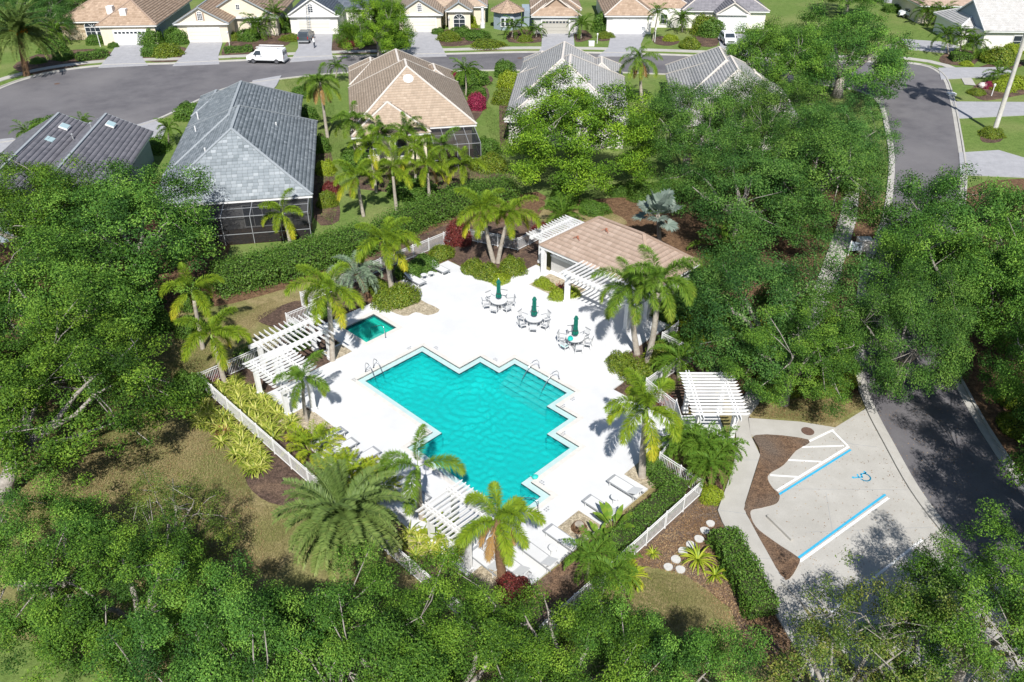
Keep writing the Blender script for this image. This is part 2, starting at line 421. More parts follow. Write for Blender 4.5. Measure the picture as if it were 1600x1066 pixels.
# car park, paths
patch('parking_lot', [(1352,640),(1300,672),(1255,692),(1220,725),(1195,745),(1160,800),(1226,910),(1300,1000),(1400,1120),(1640,1120),(1560,940),(1478,833),(1425,760),(1385,690)], 'concrete', .06, sm=False)
PATH_R = [(1168,655),(1172,682),(1187,714),(1163,790),(1165,806),(1225,908),(1285,1000),(1330,1080)]
PATH_L = [(1148,655),(1150,690),(1147,722),(1141,745),(1121,800),(1128,818),(1210,960),(1262,1050),(1290,1090)]
struct(ob('sidewalk', slab(GP(PATH_R + PATH_L[::-1]), 0, .15), M['concrete']))
struct(ob('sidewalk', slab(GP([(1148,655),(1143,640),(1190,590),(1250,500),(1280,430),(1312,340),(1322,290),(1344,292),(1338,345),(1310,440),(1275,520),(1210,600),(1168,655)]), 0, .148), M['concrete']))
struct(ob('sidewalk', slab(GP([(1169,656),(1250,662),(1304,671),(1259,691),(1172,682)]), 0, .152), M['concrete']))
# joints cut across the paths and the car park, drawn as thin recessed strips
jm = M['grey']
def strip(name, a, b, w, z, m, px=True, th=.004):
    a, b = (gp(*a), gp(*b)) if px else (Vector(a), Vector(b))
    d = (b - a).normalized(); n = Vector((-d.y, d.x, 0)) * (w / 2)
    return ob(name, slab([a - n, b - n, b + n, a + n], z - th, z), m)
for a, b, z in [((1121,800),(1165,806),.154),((1147,722),(1185,722),.154),((1160,875),(1206,876),.154),((1210,960),(1254,955),.154),
             ((1200,765),(1428,767),.064),((1258,833),(1458,825),.064),((1290,690),(1370,700),.064),((1285,670),(1340,700),.064),((1340,830),(1360,880),.064),((1290,770),(1300,830),.064)]:
    struct(strip('pavement_joint', a, b, .018, z, M['grey']))
# roads
ROAD_L = [(1388,190),(1398,250),(1392,330),(1376,380),(1358,420),(1350,500),(1352,590),(1368,640),(1397,695),(1437,765),(1480,822),(1530,880),(1600,940),(1700,1010)]
ROAD_R = [(1490,190),(1500,262),(1497,320),(1488,400),(1476,490),(1480,570),(1500,618),(1540,688),(1600,772),(1700,880)]
STREET_T = [(-120,205),(-60,168),(0,140),(40,125),(90,113),(165,104),(270,101),(380,96),(520,90),(700,86),(840,83),(1000,86),(1170,92),(1300,97),(1420,100),(1466,115),(1482,150),(1490,190)]
STREET_B = [(-120,240),(-40,228),(40,217),(110,210),(180,203),(235,190),(290,165),(345,140),(400,128),(540,113),(700,110),(850,110),(1000,114),(1170,122),(1300,134),(1352,145),(1378,162),(1388,190)]
def PS(L, n=4): return [gp(*p) for p in smooth(L, n, False)]
road = PS(STREET_T) + PS(ROAD_R)[1:] + PS(ROAD_L)[::-1] + PS(STREET_B)[::-1]
struct(ob('road', slab(road, 0, .04), M['asphalt']))
def ribbon(P, o0, o1, z0, z1):
    """strip beside a polyline, between the offsets o0 and o1 to its left"""
    A, B = [], []
    for i, p in enumerate(P):
        d = (P[min(i+1, len(P)-1)] - P[max(i-1, 0)]).normalized(); n = Vector((-d.y, d.x, 0))
        A.append(p + n * o0); B.append(p + n * o1)
    v, f = [], []
    for a, b in zip(A, B): v += [(a.x,a.y,z1),(b.x,b.y,z1),(a.x,a.y,z0),(b.x,b.y,z0)]
    for i in range(len(P) - 1):
        k = 4*i
        f += [(k,k+1,k+5,k+4)] if o0 > o1 else [(k+1,k,k+4,k+5)]
        f += [(k+2,k,k+4,k+6),(k+1,k+3,k+7,k+5)]
    return v, f
for P, s in ((PS(STREET_T), 1), (PS(ROAD_R), 1), (PS(ROAD_L), -1), (PS(STREET_B), -1)):
    struct(ob('gutter', ribbon(P, 0, s*.45, 0, .065), M['concrete']))
    struct(ob('kerb', ribbon(P, s*.45, s*.63, 0, .17), M['concrete']))
struct(ob('sidewalk', ribbon(PS(STREET_T)[8:-6], 2.5, 3.9, 0, .10), M['concrete']))
for L in [[(182,72),(225,70),(223,92),(231,103),(154,107),(172,87)], [(298,67),(348,67),(341,90),(343,101),(270,104),(284,90)],
          [(466,52),(520,52),(518,82),(521,93),(453,98),(466,76)], [(633,50),(682,51),(686,66),(698,89),(628,91),(629,75)],
          [(847,53),(896,53),(898,79),(904,86),(838,86),(846,76)], [(955,53),(1009,53),(1001,70),(1003,89),(934,89),(950,76)],
          [(1120,52),(1172,55),(1177,82),(1182,95),(1118,94),(1127,80)], [(1466,107),(1574,106),(1583,114),(1546,121),(1470,125)],
          [(1488,160),(1640,161),(1640,179),(1496,186)], [(1498,240),(1560,236),(1640,260),(1640,280),(1500,274)],
          [(395,127),(440,119),(432,135),(405,165),(370,190)], [(-60,225),(20,217),(34,222),(24,242),(-60,242)], [(205,199),(240,188),(262,200),(250,222),(228,215)],
          [(1480,10),(1500,0),(1360,-5),(1370,4)], [(1408,62),(1470,66),(1500,74),(1480,84),(1420,78)]]:
    struct(ob('driveway', slab(GP(L), 0, .115), M['drive']))

# parking marks
def paint(name, a, b, w, m, dz=0.0, th=.004): return struct(strip(name, a, b, w, .068 + dz, M[m], th=th))
paint('parking_line', (1214,768), (1326,699), .15, 'linew'); paint('parking_line_blue', (1217,774), (1329,704), .13, 'lineb')
paint('parking_line_blue', (1246,874), (1383,774), .13, 'lineb'); paint('parking_line', (1249,879), (1388,779), .15, 'linew')
paint('parking_line', (1297,958), (1440,845), .13, 'linew'); paint('parking_line', (1262,692), (1302,673), .13, 'linew'); paint('parking_line', (1300,674), (1324,698), .13, 'linew', .004)
for a, b in (((1252,700),(1318,698)), ((1229,720),(1283,723)), ((1203,744),(1250,747))): paint('parking_line', a, b, .13, 'linew', .004)
mb = MB()
c0 = gp(1345,746); fx = (gp(1341,738) - c0).normalized(); fy = Vector((-fx.y, fx.x, 0))
def wp(x, y): return c0 + fx * x * .85 + fy * y * .85
def flat_stroke(pts, w):
    for a, b in zip(pts, pts[1:]):
        a, b = wp(*a), wp(*b); d = (b-a).normalized(); n = Vector((-d.y, d.x, 0)) * w/2; a = a - d*w*.3; b = b + d*w*.3
        mb.add(slab([a-n, b-n, b+n, a+n], .0645, .0685))
flat_stroke([(.36*math.cos(t)-.06, .36*math.sin(t)-.22) for t in np.linspace(2.1, 6.1, 16)], .08)
flat_stroke([(-.10,.38),(-.06,-.06),(.22,-.06),(.36,-.44),(.50,-.38)], .10); flat_stroke([(-.08,.18),(.20,.18)], .08)
mb.add(slab([wp(-.11+.10*math.cos(t), .54+.10*math.sin(t)) for t in np.linspace(0, 6.0, 10)], .0645, .0685))
struct(ob('wheelchair_symbol', mb, M['lineb']))
for i, (a, b) in enumerate((((1199,809),(1237,846)), ((1222,914),(1262,953)))):
    a, b = gp(*a), gp(*b)
    w = ob('wheel_stop', beam(a + Vector((0,0,.135)), b + Vector((0,0,.135)), .18, .16), M['concrete'])
    tag(w, ['concrete wheel stop in the parking bay between the two blue lines', 'concrete wheel stop at the end of the shaded parking bay'][i], 'wheel stop')
for i, (p, z, lab) in enumerate([((1262,674),.152,'round brown manhole cover in the walk beside the car park'), ((89,131),.04,'dark manhole cover in the cul-de-sac asphalt'), ((812,91),.04,'dark drain cover in the street beside the light grey roof')]):
    tag(ob('manhole_cover', lathe([(.38,0),(.38,.012),(.30,.014),(.29,.008),(0.02,.010)], 20), mat('rusty_iron_%d' % i, (.10,.06,.045), (.16,.10,.075), .8, 8, 6), None, gp(*p, z)), lab, 'manhole cover')

# ------------------------------------------------------------------ pool terrace
ZD = .12
DECK = [(-3.0,-5.0),(-.3,-5.0),(-.3,-4.0),(2.5,-4.0),(2.5,-5.9),(15.1,-5.9),(15.1,-4.65),(17.4,-4.65),(17.5,4.15),(16.0,4.15),(16.0,6.9),(16.55,8.35),(18.3,10.1),(16.8,11.7),(15.1,9.85),(14.9,9.4),(11.1,9.4),(11.1,11.15),(9.42,11.2),(9.42,17.6),(-2.65,17.6),(-2.65,13.5),(-7.85,13.45),(-7.95,8.5),(-6.9,8.5),(-6.9,6.05),(-7.0,1.2),(-4.3,1.2),(-4.3,-.3),(-3.0,-.3)]
struct(ob('pool_deck', slab(QP(DECK), 0, ZD, [QP(COPE), QP(SCOPE)]), M['deck']))
for i in range(9):
    for (a, b) in [((-7.5+3.1*i, 8.6), (-7.5+3.1*i, 13.3))] if i < 2 else [((-2.5+1.0*i*3.1-6.2, 8.1), (-2.5+1.0*i*3.1-6.2, 14.6))] if i < 5 else []:
        struct(strip('deck_joint', Q(*a), Q(*b), .014, ZD + .003, M['coping'], False, .002))
for a, b in [((-7.8,10.6),(9.2,10.6)),((-2.4,13.6),(9.2,13.6)),((-2.5,.5),(-2.5,8.0)),((3.0,-3.9),(3.0,-.9)),((6.5,-5.8),(6.5,-2.9)),((10.0,-5.8),(10.0,-2.9)),((14.9,-4.5),(14.9,3.9)),((13.6,.9),(17.3,.9)),((13.4,4.6),(15.9,4.6)),((11.9,6.6),(15.9,6.6)),((10.2,8.0),(10.2,11.0)),((-6.8,7.4),(4.2,7.4))]:
    struct(strip('deck_joint', Q(*a), Q(*b), .014, ZD + .0045, M['coping'], False, .002))
pool = thing('swimming_pool', 'zigzag turquoise swimming pool with stepped corners in the white terrace', 'pool')
def ring(P, H_, z0, z1): return slab(QP(P), z0, z1, [QP(H_)])
ob('coping', ring(COPE, GUT, ZD - .1, ZD + .004), M['coping'], pool)
ob('gutter_ledge', ring(GUT, POOL, ZD - .4, ZD - .11), M['ledge'], pool)
def walls(P, z0, z1):
    P = QP(P if area2(P) > 0 else P[::-1]); v, f = [], []
    for i, p in enumerate(P): v += [(p.x,p.y,z0),(p.x,p.y,z1)]
    n = len(P)
    for i in range(n): a, b = 2*i, 2*((i+1) % n); f.append((b, a, a+1, b+1))
    return v, f
ob('edge_tile_band', walls(GUT, ZD - .11, ZD - .004), M['tiledark'], pool)
inner = offset(POOL, -.006)
ob('waterline_tile_band', walls(inner, ZD - .42, ZD - .112), M['tiledark'], pool)
mb = MB(); mb.add(walls(offset(POOL, -.003), -1.45, ZD - .36)); mb.add(slab(QP(offset(POOL, .05)), -1.45, -1.45)); ob('basin', mb, M['plaster'], pool)
for k in range(4):                                   # entry steps
    z = ZD - .34 - .22 * k
    ob('step', (lambda a: slab(QP([(5.12, 7.34 - .33*(k+1)), (9.33, 7.34 - .33*(k+1)), (9.33, 7.34 - .33*k), (5.12, 7.34 - .33*k)]), -1.4, z))(0), M['ledge'], pool)
    ob('step_nosing_tile', slab(QP([(5.13, 7.34 - .33*(k+1)), (9.32, 7.34 - .33*(k+1)), (9.32, 7.40 - .33*(k+1)), (5.13, 7.40 - .33*(k+1))]), z, z + .006), M['tiledark'], pool)
for k in range(3):
    z = ZD - .34 - .22 * k
    ob('step', slab(QP([(13.98 - .36*(k+1), -1.94), (13.98 - .36*k, -1.94), (13.98 - .36*k, .04), (13.98 - .36*(k+1), .04)]), -1.4, z), M['ledge'], pool)
    ob('step_nosing_tile', slab(QP([(13.98 - .36*(k+1), -1.93), (14.025 - .36*(k+1), -1.93), (14.025 - .36*(k+1), .03), (13.98 - .36*(k+1), .03)]), z, z + .006), M['tiledark'], pool)
def water(P, step, name, m, parent, amp, rc=None):
    P = np.array(P); u0, v0 = P.min(0); u1, v1 = P.max(0)
    nu, nv = int(round((u1-u0)/step)), int(round((v1-v0)/step))
    gu, gv = np.meshgrid(np.linspace(u0, u1, nu+1), np.linspace(v0, v1, nv+1), indexing='ij')
    cu, cv = (gu[:-1,:-1] + gu[1:,1:]) / 2, (gv[:-1,:-1] + gv[1:,1:]) / 2
    ins = np.zeros(cu.shape, bool)
    for i in range(len(P)):
        (x0, y0), (x1, y1) = P[i], P[(i+1) % len(P)]
        if abs(y1-y0) < 1e-9: continue
        c = ((y0 > cv) != (y1 > cv)) & (cu < (x1-x0)*(cv-y0)/(y1-y0) + x0); ins ^= c
    z = np.zeros(gu.shape)
    rg = np.random.default_rng(5)
    for k in range(40):
        lam = rg.uniform(.16, .60); a = rg.uniform(0, 2*np.pi); ph = rg.uniform(0, 6.28)
        wob = .35*np.sin(gu*rg.uniform(.5,1.6)+ph*2) + .35*np.sin(gv*rg.uniform(.5,1.6)+ph)
        z += amp * (lam/.4) * np.sin((gu*np.cos(a)+gv*np.sin(a))*6.283/lam + ph + wob*3) / 4
    z *= .75 + .35*np.sin(gu*.9 + .6*np.sin(gv*1.1)) * np.sin(gv*.8 + .5)
    if rc:
        r = np.hypot(gu-rc[0], gv-rc[1])
        z += .055 * np.sin(r*6.283/.62) * np.exp(-((r-1.4)/1.1)**2)
    X = K*(-8.62 + gu*UX - gv*UY); Y = K*(38.35 + gu*UY + gv*UX)
    V = np.stack([X, Y, z + ZD - .215], -1).reshape(-1, 3)
    i, j = np.nonzero(ins); n = nv + 1
    F = np.stack([i*n+j, (i+1)*n+j, (i+1)*n+j+1, i*n+j+1], 1)
    return ob(name, npmesh(name, V, F, None, True), m, parent)
water(POOL, .05, 'water', M['water'], pool, .026, (5.9, 2.7))
spa = thing('spa', 'square green-tinted spa pool set into the terrace near a pergola', 'spa')
ob('coping', ring(SCOPE, SGUT, ZD - .1, ZD + .004), M['coping'], spa)
ob('edge_tile_band', walls(SGUT, ZD - .35, ZD - .004), M['tiledark'], spa)
mb = MB(); mb.add(walls(offset(SPA, .097), -1.0, ZD - .34)); mb.add(slab(QP(offset(SPA, .15)), -1.0, -1.0)); ob('basin', mb, M['spaplaster'], spa)
ob('bench', slab(QP(SPA), -1.0, -.42, [QP(offset(SPA, -.45))]), M['spaplaster'], spa)
ob('step', slab(QP([(-3.9,3.1),(-3.35,3.1),(-3.35,4.0),(-3.9,4.0)]), -1.0, -.25), M['ledge'], spa)
water(offset(SPA, .1), .06, 'water', M['spawater'], spa, .004)
# gravel pads, beds on the deck, drains, depth marks
def pad(name, P, m, z=ZD + .012): return struct(ob(name, slab(QP(P), .02, z), M[m]))
pad('gravel_pad', [(16.0,-1.15),(17.42,-1.15),(17.42,.55),(16.0,.55)], 'gravel')
pad('gravel_pad', [(16.02,4.1),(17.5,4.1),(17.6,4.9),(16.7,5.8),(16.02,5.8)], 'gravel')
pad('gravel_pad', [(-4.15,-.2),(-3.0,-.2),(-3.0,1.1),(-4.15,1.1)], 'gravel')
pad('gravel_pad', [(-.3,-5.9),(1.2,-5.2),(2.5,-5.2),(2.5,-4.02),(.5,-4.02),(-.3,-4.3)], 'gravel')
pad('gravel_pad', [(15.1,-6.2),(17.35,-6.2),(17.35,-4.68),(15.1,-4.68)], 'gravel')
pad('gravel_pad', [(11.4,-6.6),(12.9,-6.6),(12.9,-5.92),(11.4,-5.92)], 'gravel')
pad('gravel_bed', [(-.95,15.05),(2.45,15.05),(2.45,17.3),(-.95,17.3)], 'gravel')
struct(ob('gravel_bed', slab(GP(smooth([(598,478),(631,496),(650,490),(669,495),(687,486),(656,470),(640,447),(618,443)], 3)), .02, ZD + .014), M['gravel']))
for L in [((752,433),(900,560)), ((640,540),(690,500)), ((900,640),(960,700)), ((540,560),(640,640))]: pass
mk = M['grey']
for (u, v, ax) in [(-.85,3.7,1),(.3,4.95,0),(3.9,6.65,0),(10.0,6.0,1),(11.6,4.2,1),(13.3,.65,0),(14.75,-.6,1),(6.2,-.75,0),(-.75,.4,1),(-.6,-.7,0),(9.95,6.9,1),(6.3,-1.2,1)]:
    mb = MB()
    for r in range(2):
        for c in range(3 if r == 0 else 2):
            a, b = c*.13, r*.13
            p = [(a,b),(a+.085,b),(a+.085,b+.08),(a,b+.08)] if ax == 0 else [(b,a),(b+.08,a),(b+.08,a+.085),(b,a+.085)]
            mb.add(slab([Q(u+x, v+y) for x, y in p], ZD + .001, ZD + .005))
    struct(ob('depth_marker', mb, mk))
for i, (px, py) in enumerate([(826,537),(829,557),(819,540)]): struct(ob('deck_drain', lathe([(.07,0),(.07,.006),(.01,.007)], 10), M['coping'], None, gp(px, py, ZD)))

# ------------------------------------------------------------------ fences, pergolas
PICK = MB().add(box(-.011,-.011,0,.011,.011,1.06)).mesh('picket'); PICK.materials.append(M['white'])
POST = MB().add(box(-.032,-.032,0,.032,.032,1.24)).add(lathe([(.045,1.24),(.045,1.26),(.01,1.285)], 4)).mesh('post'); POST.materials.append(M['white'])
def fence(a, b, label, base=.02, gate=False):
    d = b - a; L = d.length; rz = math.atan2(d.y, d.x)
    f = thing('gate' if gate else 'fence', label, 'gate' if gate else 'fence', (a.x, a.y, base), rz)
    for z, h in ((1.17, .04), (1.02, .025), (.13, .035)): ob('rail', box(0, -.018, z - h/2, L, .018, z + h/2), M['white'], f)
    n = max(1, round(L / 1.85))
    for i in range(n + 1): ob('post', POST, None, f, (L*i/n, 0, 0))
    m = int(L / .112)
    for i in range(1, m): ob('picket', PICK, None, f, (L*i/m, 0, .1))
    return f
FN = [((-6.25,-7.3),(3.5,-7.45),'white picket fence between the variegated plants and the dry lawn'),
      ((3.5,-7.45),(19.6,-7.6),'long white picket fence passing behind the big date palm'),
      ((19.6,-7.6),(19.6,-.4),'white picket fence under the oaks along the terrace foot'),
      ((19.6,-.4),(19.6,5.55),'white picket fence beside the clipped hedge and brown mulch'),
      ((19.6,5.55),(16.95,5.75),'short white picket fence between a clipped hedge and pygmy date palms'),
      ((16.95,5.75),(16.6,8.35),'white picket fence behind the pygmy date palms next to the gate'),
      ((15.1,9.85),(12.65,10.45),'white picket fence from the gate past a bed of red-leaved plants'),
      ((12.65,10.45),(12.7,15.05),'white picket fence half buried in palm fronds beside the entrance pergola'),
      ((12.7,15.05),(10.45,15.1),'white picket fence behind the shrubs at the twin foxtail palms'),
      ((10.45,15.1),(10.4,16.9),'short white picket fence running to the clubhouse corner'),
      ((-6.25,-7.3),(-6.05,-.2),'white picket fence behind the two paired pergolas'),
      ((-6.05,-.2),(-8.4,-.1),'short white picket fence stepping out beside brown mulch'),
      ((-8.4,-.1),(-8.3,2.1),'short white picket fence at the mulch corner by the lawn'),
      ((-8.3,2.1),(-10.1,2.1),'white picket fence corner under a yellow-green palm'),
      ((-10.1,2.1),(-10.2,9.0),'white picket fence behind the blue-green palm'),
      ((-10.2,9.0),(-10.1,16.6),'white picket fence between the wild hedge and the loungers'),
      ((-10.1,16.6),(-5.3,18.4),'white picket fence behind the red-leaved shrub and palms'),
      ((-5.3,18.4),(-5.4,21.2),'short white picket fence beside the clubhouse side pergola')]
for a, b, lab in FN: fence(Q(*a), Q(*b), lab)
g_ = fence(Q(15.1,9.85), Q(16.6,8.35), 'white gate under the entrance pergola', .14, True)
ob('screen_panel', box(.04,-.006,.16,K*2.1,.006,1.14), M['grey'], g_)

def slat_mesh(L, h=.14, w=.045):
    """pergola rafter along X with tails cut to a point"""
    v = []; t = .28
    prof = [(0,.5*h),(t*.55,-.5*h),(L-t*.55,-.5*h),(L,.5*h)]
    for y in (-w/2, w/2): v += [(x, y, z) for x, z in prof]
    f = [(0,1,2,3)[::1],(7,6,5,4),(0,4,5,1),(1,5,6,2),(2,6,7,3),(3,7,4,0)]
    me = MB().add((v, f)).mesh('rafter'); me.materials.append(M['white']); return me
def pergola(label, org, rz, bx0, bx1, beams_y, sl_y0, sl_y1, sl_x, posts, h=2.55, base=ZD, pr=.13, rafter_h=.14):
    """beams run along local x at each y; rafters run along local y"""
    t = thing('pergola', label, 'pergola', (org.x, org.y, 0), rz)
    for y in beams_y:
        for s in (-.09, .09): ob('beam', beam((bx0, y+s, h-.10), (bx1, y+s, h-.10), .05, .22), M['white'], t)
    me = slat_mesh(sl_y1 - sl_y0, rafter_h)
    for x in sl_x: ob('rafter', me, None, t, (x, sl_y0, h + rafter_h/2 - .02), math.pi/2)
    for x, y in posts:
        p = MB().add(box(x-pr, y-pr, base-.02, x+pr, y+pr, h-.20)).add(box(x-pr*1.35, y-pr*1.35, base-.015, x+pr*1.35, y+pr*1.35, base+.22)).add(box(x-pr*1.3, y-pr*1.3, h-.36, x+pr*1.3, y+pr*1.3, h-.215))
        ob('post', p, M['white'], t)
    ys = sorted(beams_y)
    me2 = MB().add(box(-.02, 0, 0, .02, ys[-1]-ys[0]+.5, .03)).mesh('batten'); me2.materials.append(M['white'])
    return t
def lin(a, b, n): return [a + (b-a)*i/(n-1) for i in range(n)]
# a pergola's local x is the terrace u (or v) axis
pergola('white pergola nearest the spa, its rafters pointing to the lawn', Q(-4.85,-4.6), YAW + math.pi/2, 0, 5.4, (-.05, -1.85), -3.0, .85, lin(.55, 5.0, 13), [(.7,-.05),(4.65,-.05),(.7,-1.85),(4.75,-1.75)], 2.62)
pergola('white pergola above the variegated plants, a slim palm before it', Q(-3.4,-5.25), YAW, -.15, 4.35, (0, 1.75), -.65, 2.55, lin(.0, 4.1, 13), [(.25,0),(3.4,.05),(.25,1.75),(4.1,1.45)], 2.55)
pergola('white pergola over the pool edge behind two foxtail palms', Q(12.2,-5.65), YAW, -.2, 3.4, (0, 1.6), -.75, 2.4, lin(.05, 3.1, 12), [(.25,0),(3.0,0),(.25,1.6),(3.0,1.6)], 2.5)
pergola('white pergola along the clubhouse front over the paving', Q(2.3,15.0), YAW, -.1, 7.2, (0,), -.75, 2.2, lin(.1, 7.0, 19), [(.4,0),(6.1,-.1)], 2.72, pr=.16)
pergola('white pergola at the clubhouse end wall beside the fence', Q(-3.3,17.5), YAW + math.pi/2, -.2, 5.0, (-.35, -1.6), -2.1, .35, lin(0, 4.8, 15), [(.7,-.75),(4.3,-.75)], 2.62, pr=.16)
pergola('white entrance pergola over the gate walk beside pygmy date palms', Vector((10.75, 35.3, 0)), math.pi/2, -.2, 4.5, (0, -2.1), -2.75, .6, lin(.15, 4.1, 14), [(.6,0),(.6,-2.1),(3.7,0),(3.7,-2.1)], 2.68, pr=.14)
# ------------------------------------------------------------------ buildings
def hip_planes(x0, y0, x1, y1, z, p):
    w, d = x1-x0, y1-y0
    A, B, C, D = Vector((x0,y0,z)), Vector((x1,y0,z)), Vector((x1,y1,z)), Vector((x0,y1,z))
    if w <= d:
        r0, r1 = Vector(((x0+x1)/2, y0+w/2, z+p*w/2)), Vector(((x0+x1)/2, y1-w/2, z+p*w/2))
        pl = [[A,B,r0],[B,C,r1,r0],[C,D,r1],[D,A,r0,r1]]; caps = [(A,r0),(B,r0),(C,r1),(D,r1),(r0,r1)]
    else:
        r0, r1 = Vector((x0+d/2, (y0+y1)/2, z+p*d/2)), Vector((x1-d/2, (y0+y1)/2, z+p*d/2))
        pl = [[A,B,r1,r0],[B,C,r1],[C,D,r0,r1],[D,A,r0]]; caps = [(A,r0),(D,r0),(B,r1),(C,r1),(r0,r1)]
    return [q for q in pl], [c for c in caps if (c[0]-c[1]).length > .1], []
def gable_planes(x0, y0, x1, y1, z, p, ax):
    A, B, C, D = Vector((x0,y0,z)), Vector((x1,y0,z)), Vector((x1,y1,z)), Vector((x0,y1,z))
    if ax == 'y':
        h = z + p*(x1-x0)/2; r0, r1 = Vector(((x0+x1)/2,y0,h)), Vector(((x0+x1)/2,y1,h))
        return [[B,C,r1,r0],[D,A,r0,r1]], [(r0,r1)], [((A,B,r0), 'y', -1), ((C,D,r1), 'y', 1)]
    h = z + p*(y1-y0)/2; r0, r1 = Vector((x0,(y0+y1)/2,h)), Vector((x1,(y0+y1)/2,h))
    return [[A,B,r1,r0],[C,D,r0,r1]], [(r0,r1)], [((D,A,r0), 'x', -1), ((B,C,r1), 'x', 1)]
def tile_plane(V, F, T, poly, r, w, rg, bond=.5, lift=.05, gap=.982):
    e = (poly[1]-poly[0]).normalized()
    n = (poly[1]-poly[0]).cross(poly[2]-poly[0]).normalized(); s = n.cross(e)
    P2 = [((p-poly[0]).dot(e), (p-poly[0]).dot(s)) for p in poly]
    S = max(y for _, y in P2)
    k = 0; d = -.02
    while d < S - .03:
        dd = min(d + r, S); mid = min(max(d + r*.5, .001), S - .001)
        xs = []
        for (xa, ya), (xb, yb) in zip(P2, P2[1:] + P2[:1]):
            if (ya - mid) * (yb - mid) < 0: xs.append(xa + (xb-xa)*(mid-ya)/(yb-ya))
        if len(xs) >= 2:
            a, b = min(xs), max(xs)
            x = a - (rg.random() if bond is None else bond*(k % 2)) * w
            while x < b:
                xa, xb = max(x, a), min(x + w*gap, b)
                if xb - xa > .04:
                    o = poly[0]; l1 = lift*(1 + .25*rg.random()); l0 = .012
                    p = [o + e*xa + s*d + n*l1, o + e*xb + s*d + n*l1, o + e*xb + s*dd + n*l0, o + e*xa + s*dd + n*l0, o + e*xa + s*d, o + e*xb + s*d]
                    i = len(V); V.extend([tuple(q) for q in p])
                    t = min(1, max(0, .5 + rg.gauss(0, .22)))
                    F.append((i, i+1, i+2, i+3)); F.append((i+4, i+5, i+1, i)); T.extend([t, t])
                x += w
        d += r; k += 1
def roof(parent, rects, tm, cm, r=.34, w=.32, wall=None, bond=.5, seed=1, ov=.5, capw=.24):
    """rects: (kind, x0, y0, x1, y1, eave z, pitch), edges include the overhang"""
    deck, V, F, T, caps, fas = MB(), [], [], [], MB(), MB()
    rg = random.Random(seed)
    for kind, x0, y0, x1, y1, z, p in rects:
        pl, cl, gb = hip_planes(x0,y0,x1,y1,z,p) if kind == 'hip' else gable_planes(x0,y0,x1,y1,z,p,kind[-1])
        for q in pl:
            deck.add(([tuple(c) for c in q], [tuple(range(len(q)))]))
            tile_plane(V, F, T, q, r, w, rg, bond, gap=.965 if bond is None else .982)
        for a, b in cl: caps.add(beam(a + Vector((0,0,.055)), b + Vector((0,0,.055)), capw, .09))
        fas.add(box(x0+.03, y0+.03, z-.24, x1-.03, y1-.03, z-.012))
        for tri, ax, sgn in gb:
            off = Vector((0, -sgn*ov*.6, 0)) if ax == 'y' else Vector((-sgn*ov*.6, 0, 0))
            a, b, c = [t + off + Vector((0,0,-.02)) for t in tri]
            ob('gable_wall', ([tuple(a), tuple(b), tuple(c)], [(0,1,2)]), wall or M['stucco_white'], parent)
            for s_, e_ in ((tri[0], tri[2]), (tri[1], tri[2])):
                caps.add(beam(s_ + Vector((0,0,-.06)), e_ + Vector((0,0,-.06)), .06, .20))
    o = ob('roof', deck, M['felt_joint_shade'], parent)
    stuff(ob('roof_tiles', npmesh('roof_tiles', V, F, np.array(T)), tm, o))
    ob('ridge_cap', caps, cm, o)
    ob('fascia', fas, M['white'], parent)
    return o
def rwall(parent, rects, m, z0=0, inset=.5):
    for x0, y0, x1, y1, z in rects: ob('wall', box(x0+inset, y0+inset, z0, x1-inset, y1-inset, z-.23), m, parent)
def window(parent, x, y, z, w, h, nx=2, nz=2, arch=False, frame=None, face=0.0):
    """window in the wall plane, facing local -y (face turns it)"""
    e = ob('window', box(-w/2, -.03, 0, w/2, .02, h), M['glass'], parent, (x, y, z), face)
    fm = frame or M['white']; fb = MB()
    for a in ((-w/2-.09, -.07, -.09, -w/2, .02, h+.09), (w/2, -.07, -.09, w/2+.09, .02, h+.09), (-w/2, -.07, -.10, w/2, .02, 0), (-w/2, -.07, h, w/2, .02, h+.10)): fb.add(box(*a))
    for i in range(1, nx): fb.add(box(-w/2+w*i/nx-.03, -.055, 0, -w/2+w*i/nx+.03, -.031, h))
    for i in range(1, nz): fb.add(box(-w/2, -.053, h*i/nz-.025, w/2, -.032, h*i/nz+.025))
    if arch:
        pts = [(math.cos(a)*w/2, math.sin(a)*w/2*.8) for a in np.linspace(0, math.pi, 12)]
        v = [(px, -.04, h+.1+pz) for px, pz in pts] + [(px, .02, h+.1+pz) for px, pz in pts]; n = len(pts)
        ob('arched_pane', (v, [tuple(range(n))[::-1], tuple(range(n, 2*n))] + [(i, i+1, n+i+1, n+i) for i in range(n-1)]), M['glass'], e)
        for a, b in zip(pts, pts[1:]): fb.add(beam((a[0]*1.06,-.045,h+.1+a[1]*1.06), (b[0]*1.06,-.045,h+.1+b[1]*1.06), .09, .09, (0,1,0)))
        for a in (.9, 1.57, 2.24): fb.add(beam((0,-.045,h+.1), (math.cos(a)*w/2,-.045,h+.1+math.sin(a)*w/2*.8), .05, .05, (0,1,0)))
    ob('frame', fb, fm, e)
    return e
def garage(parent, x, y, w, m, h=2.25, lights=False):
    d = ob('garage_door', box(-w/2, -.02, 0, w/2, .06, h), M['dark'], parent, (x, y, 0))
    n = 4
    for i in range(n): ob('panel', box(-w/2, -.075, h*i/n+.012, w/2, -.021, h*(i+1)/n-.012), m, d)
    if lights:
        for i in range(8): ob('pane', box(-w/2+w*(i+.15)/8, -.09, h*.80, -w/2+w*(i+.85)/8, -.074, h*.93), M['glass'], d)
    fb = MB().add(box(-w/2-.16, -.08, 0, -w/2, .04, h+.16)).add(box(w/2, -.08, 0, w/2+.16, .04, h+.16)).add(box(-w/2, -.08, h, w/2, .04, h+.16))
    ob('frame', fb, M['white'], d)
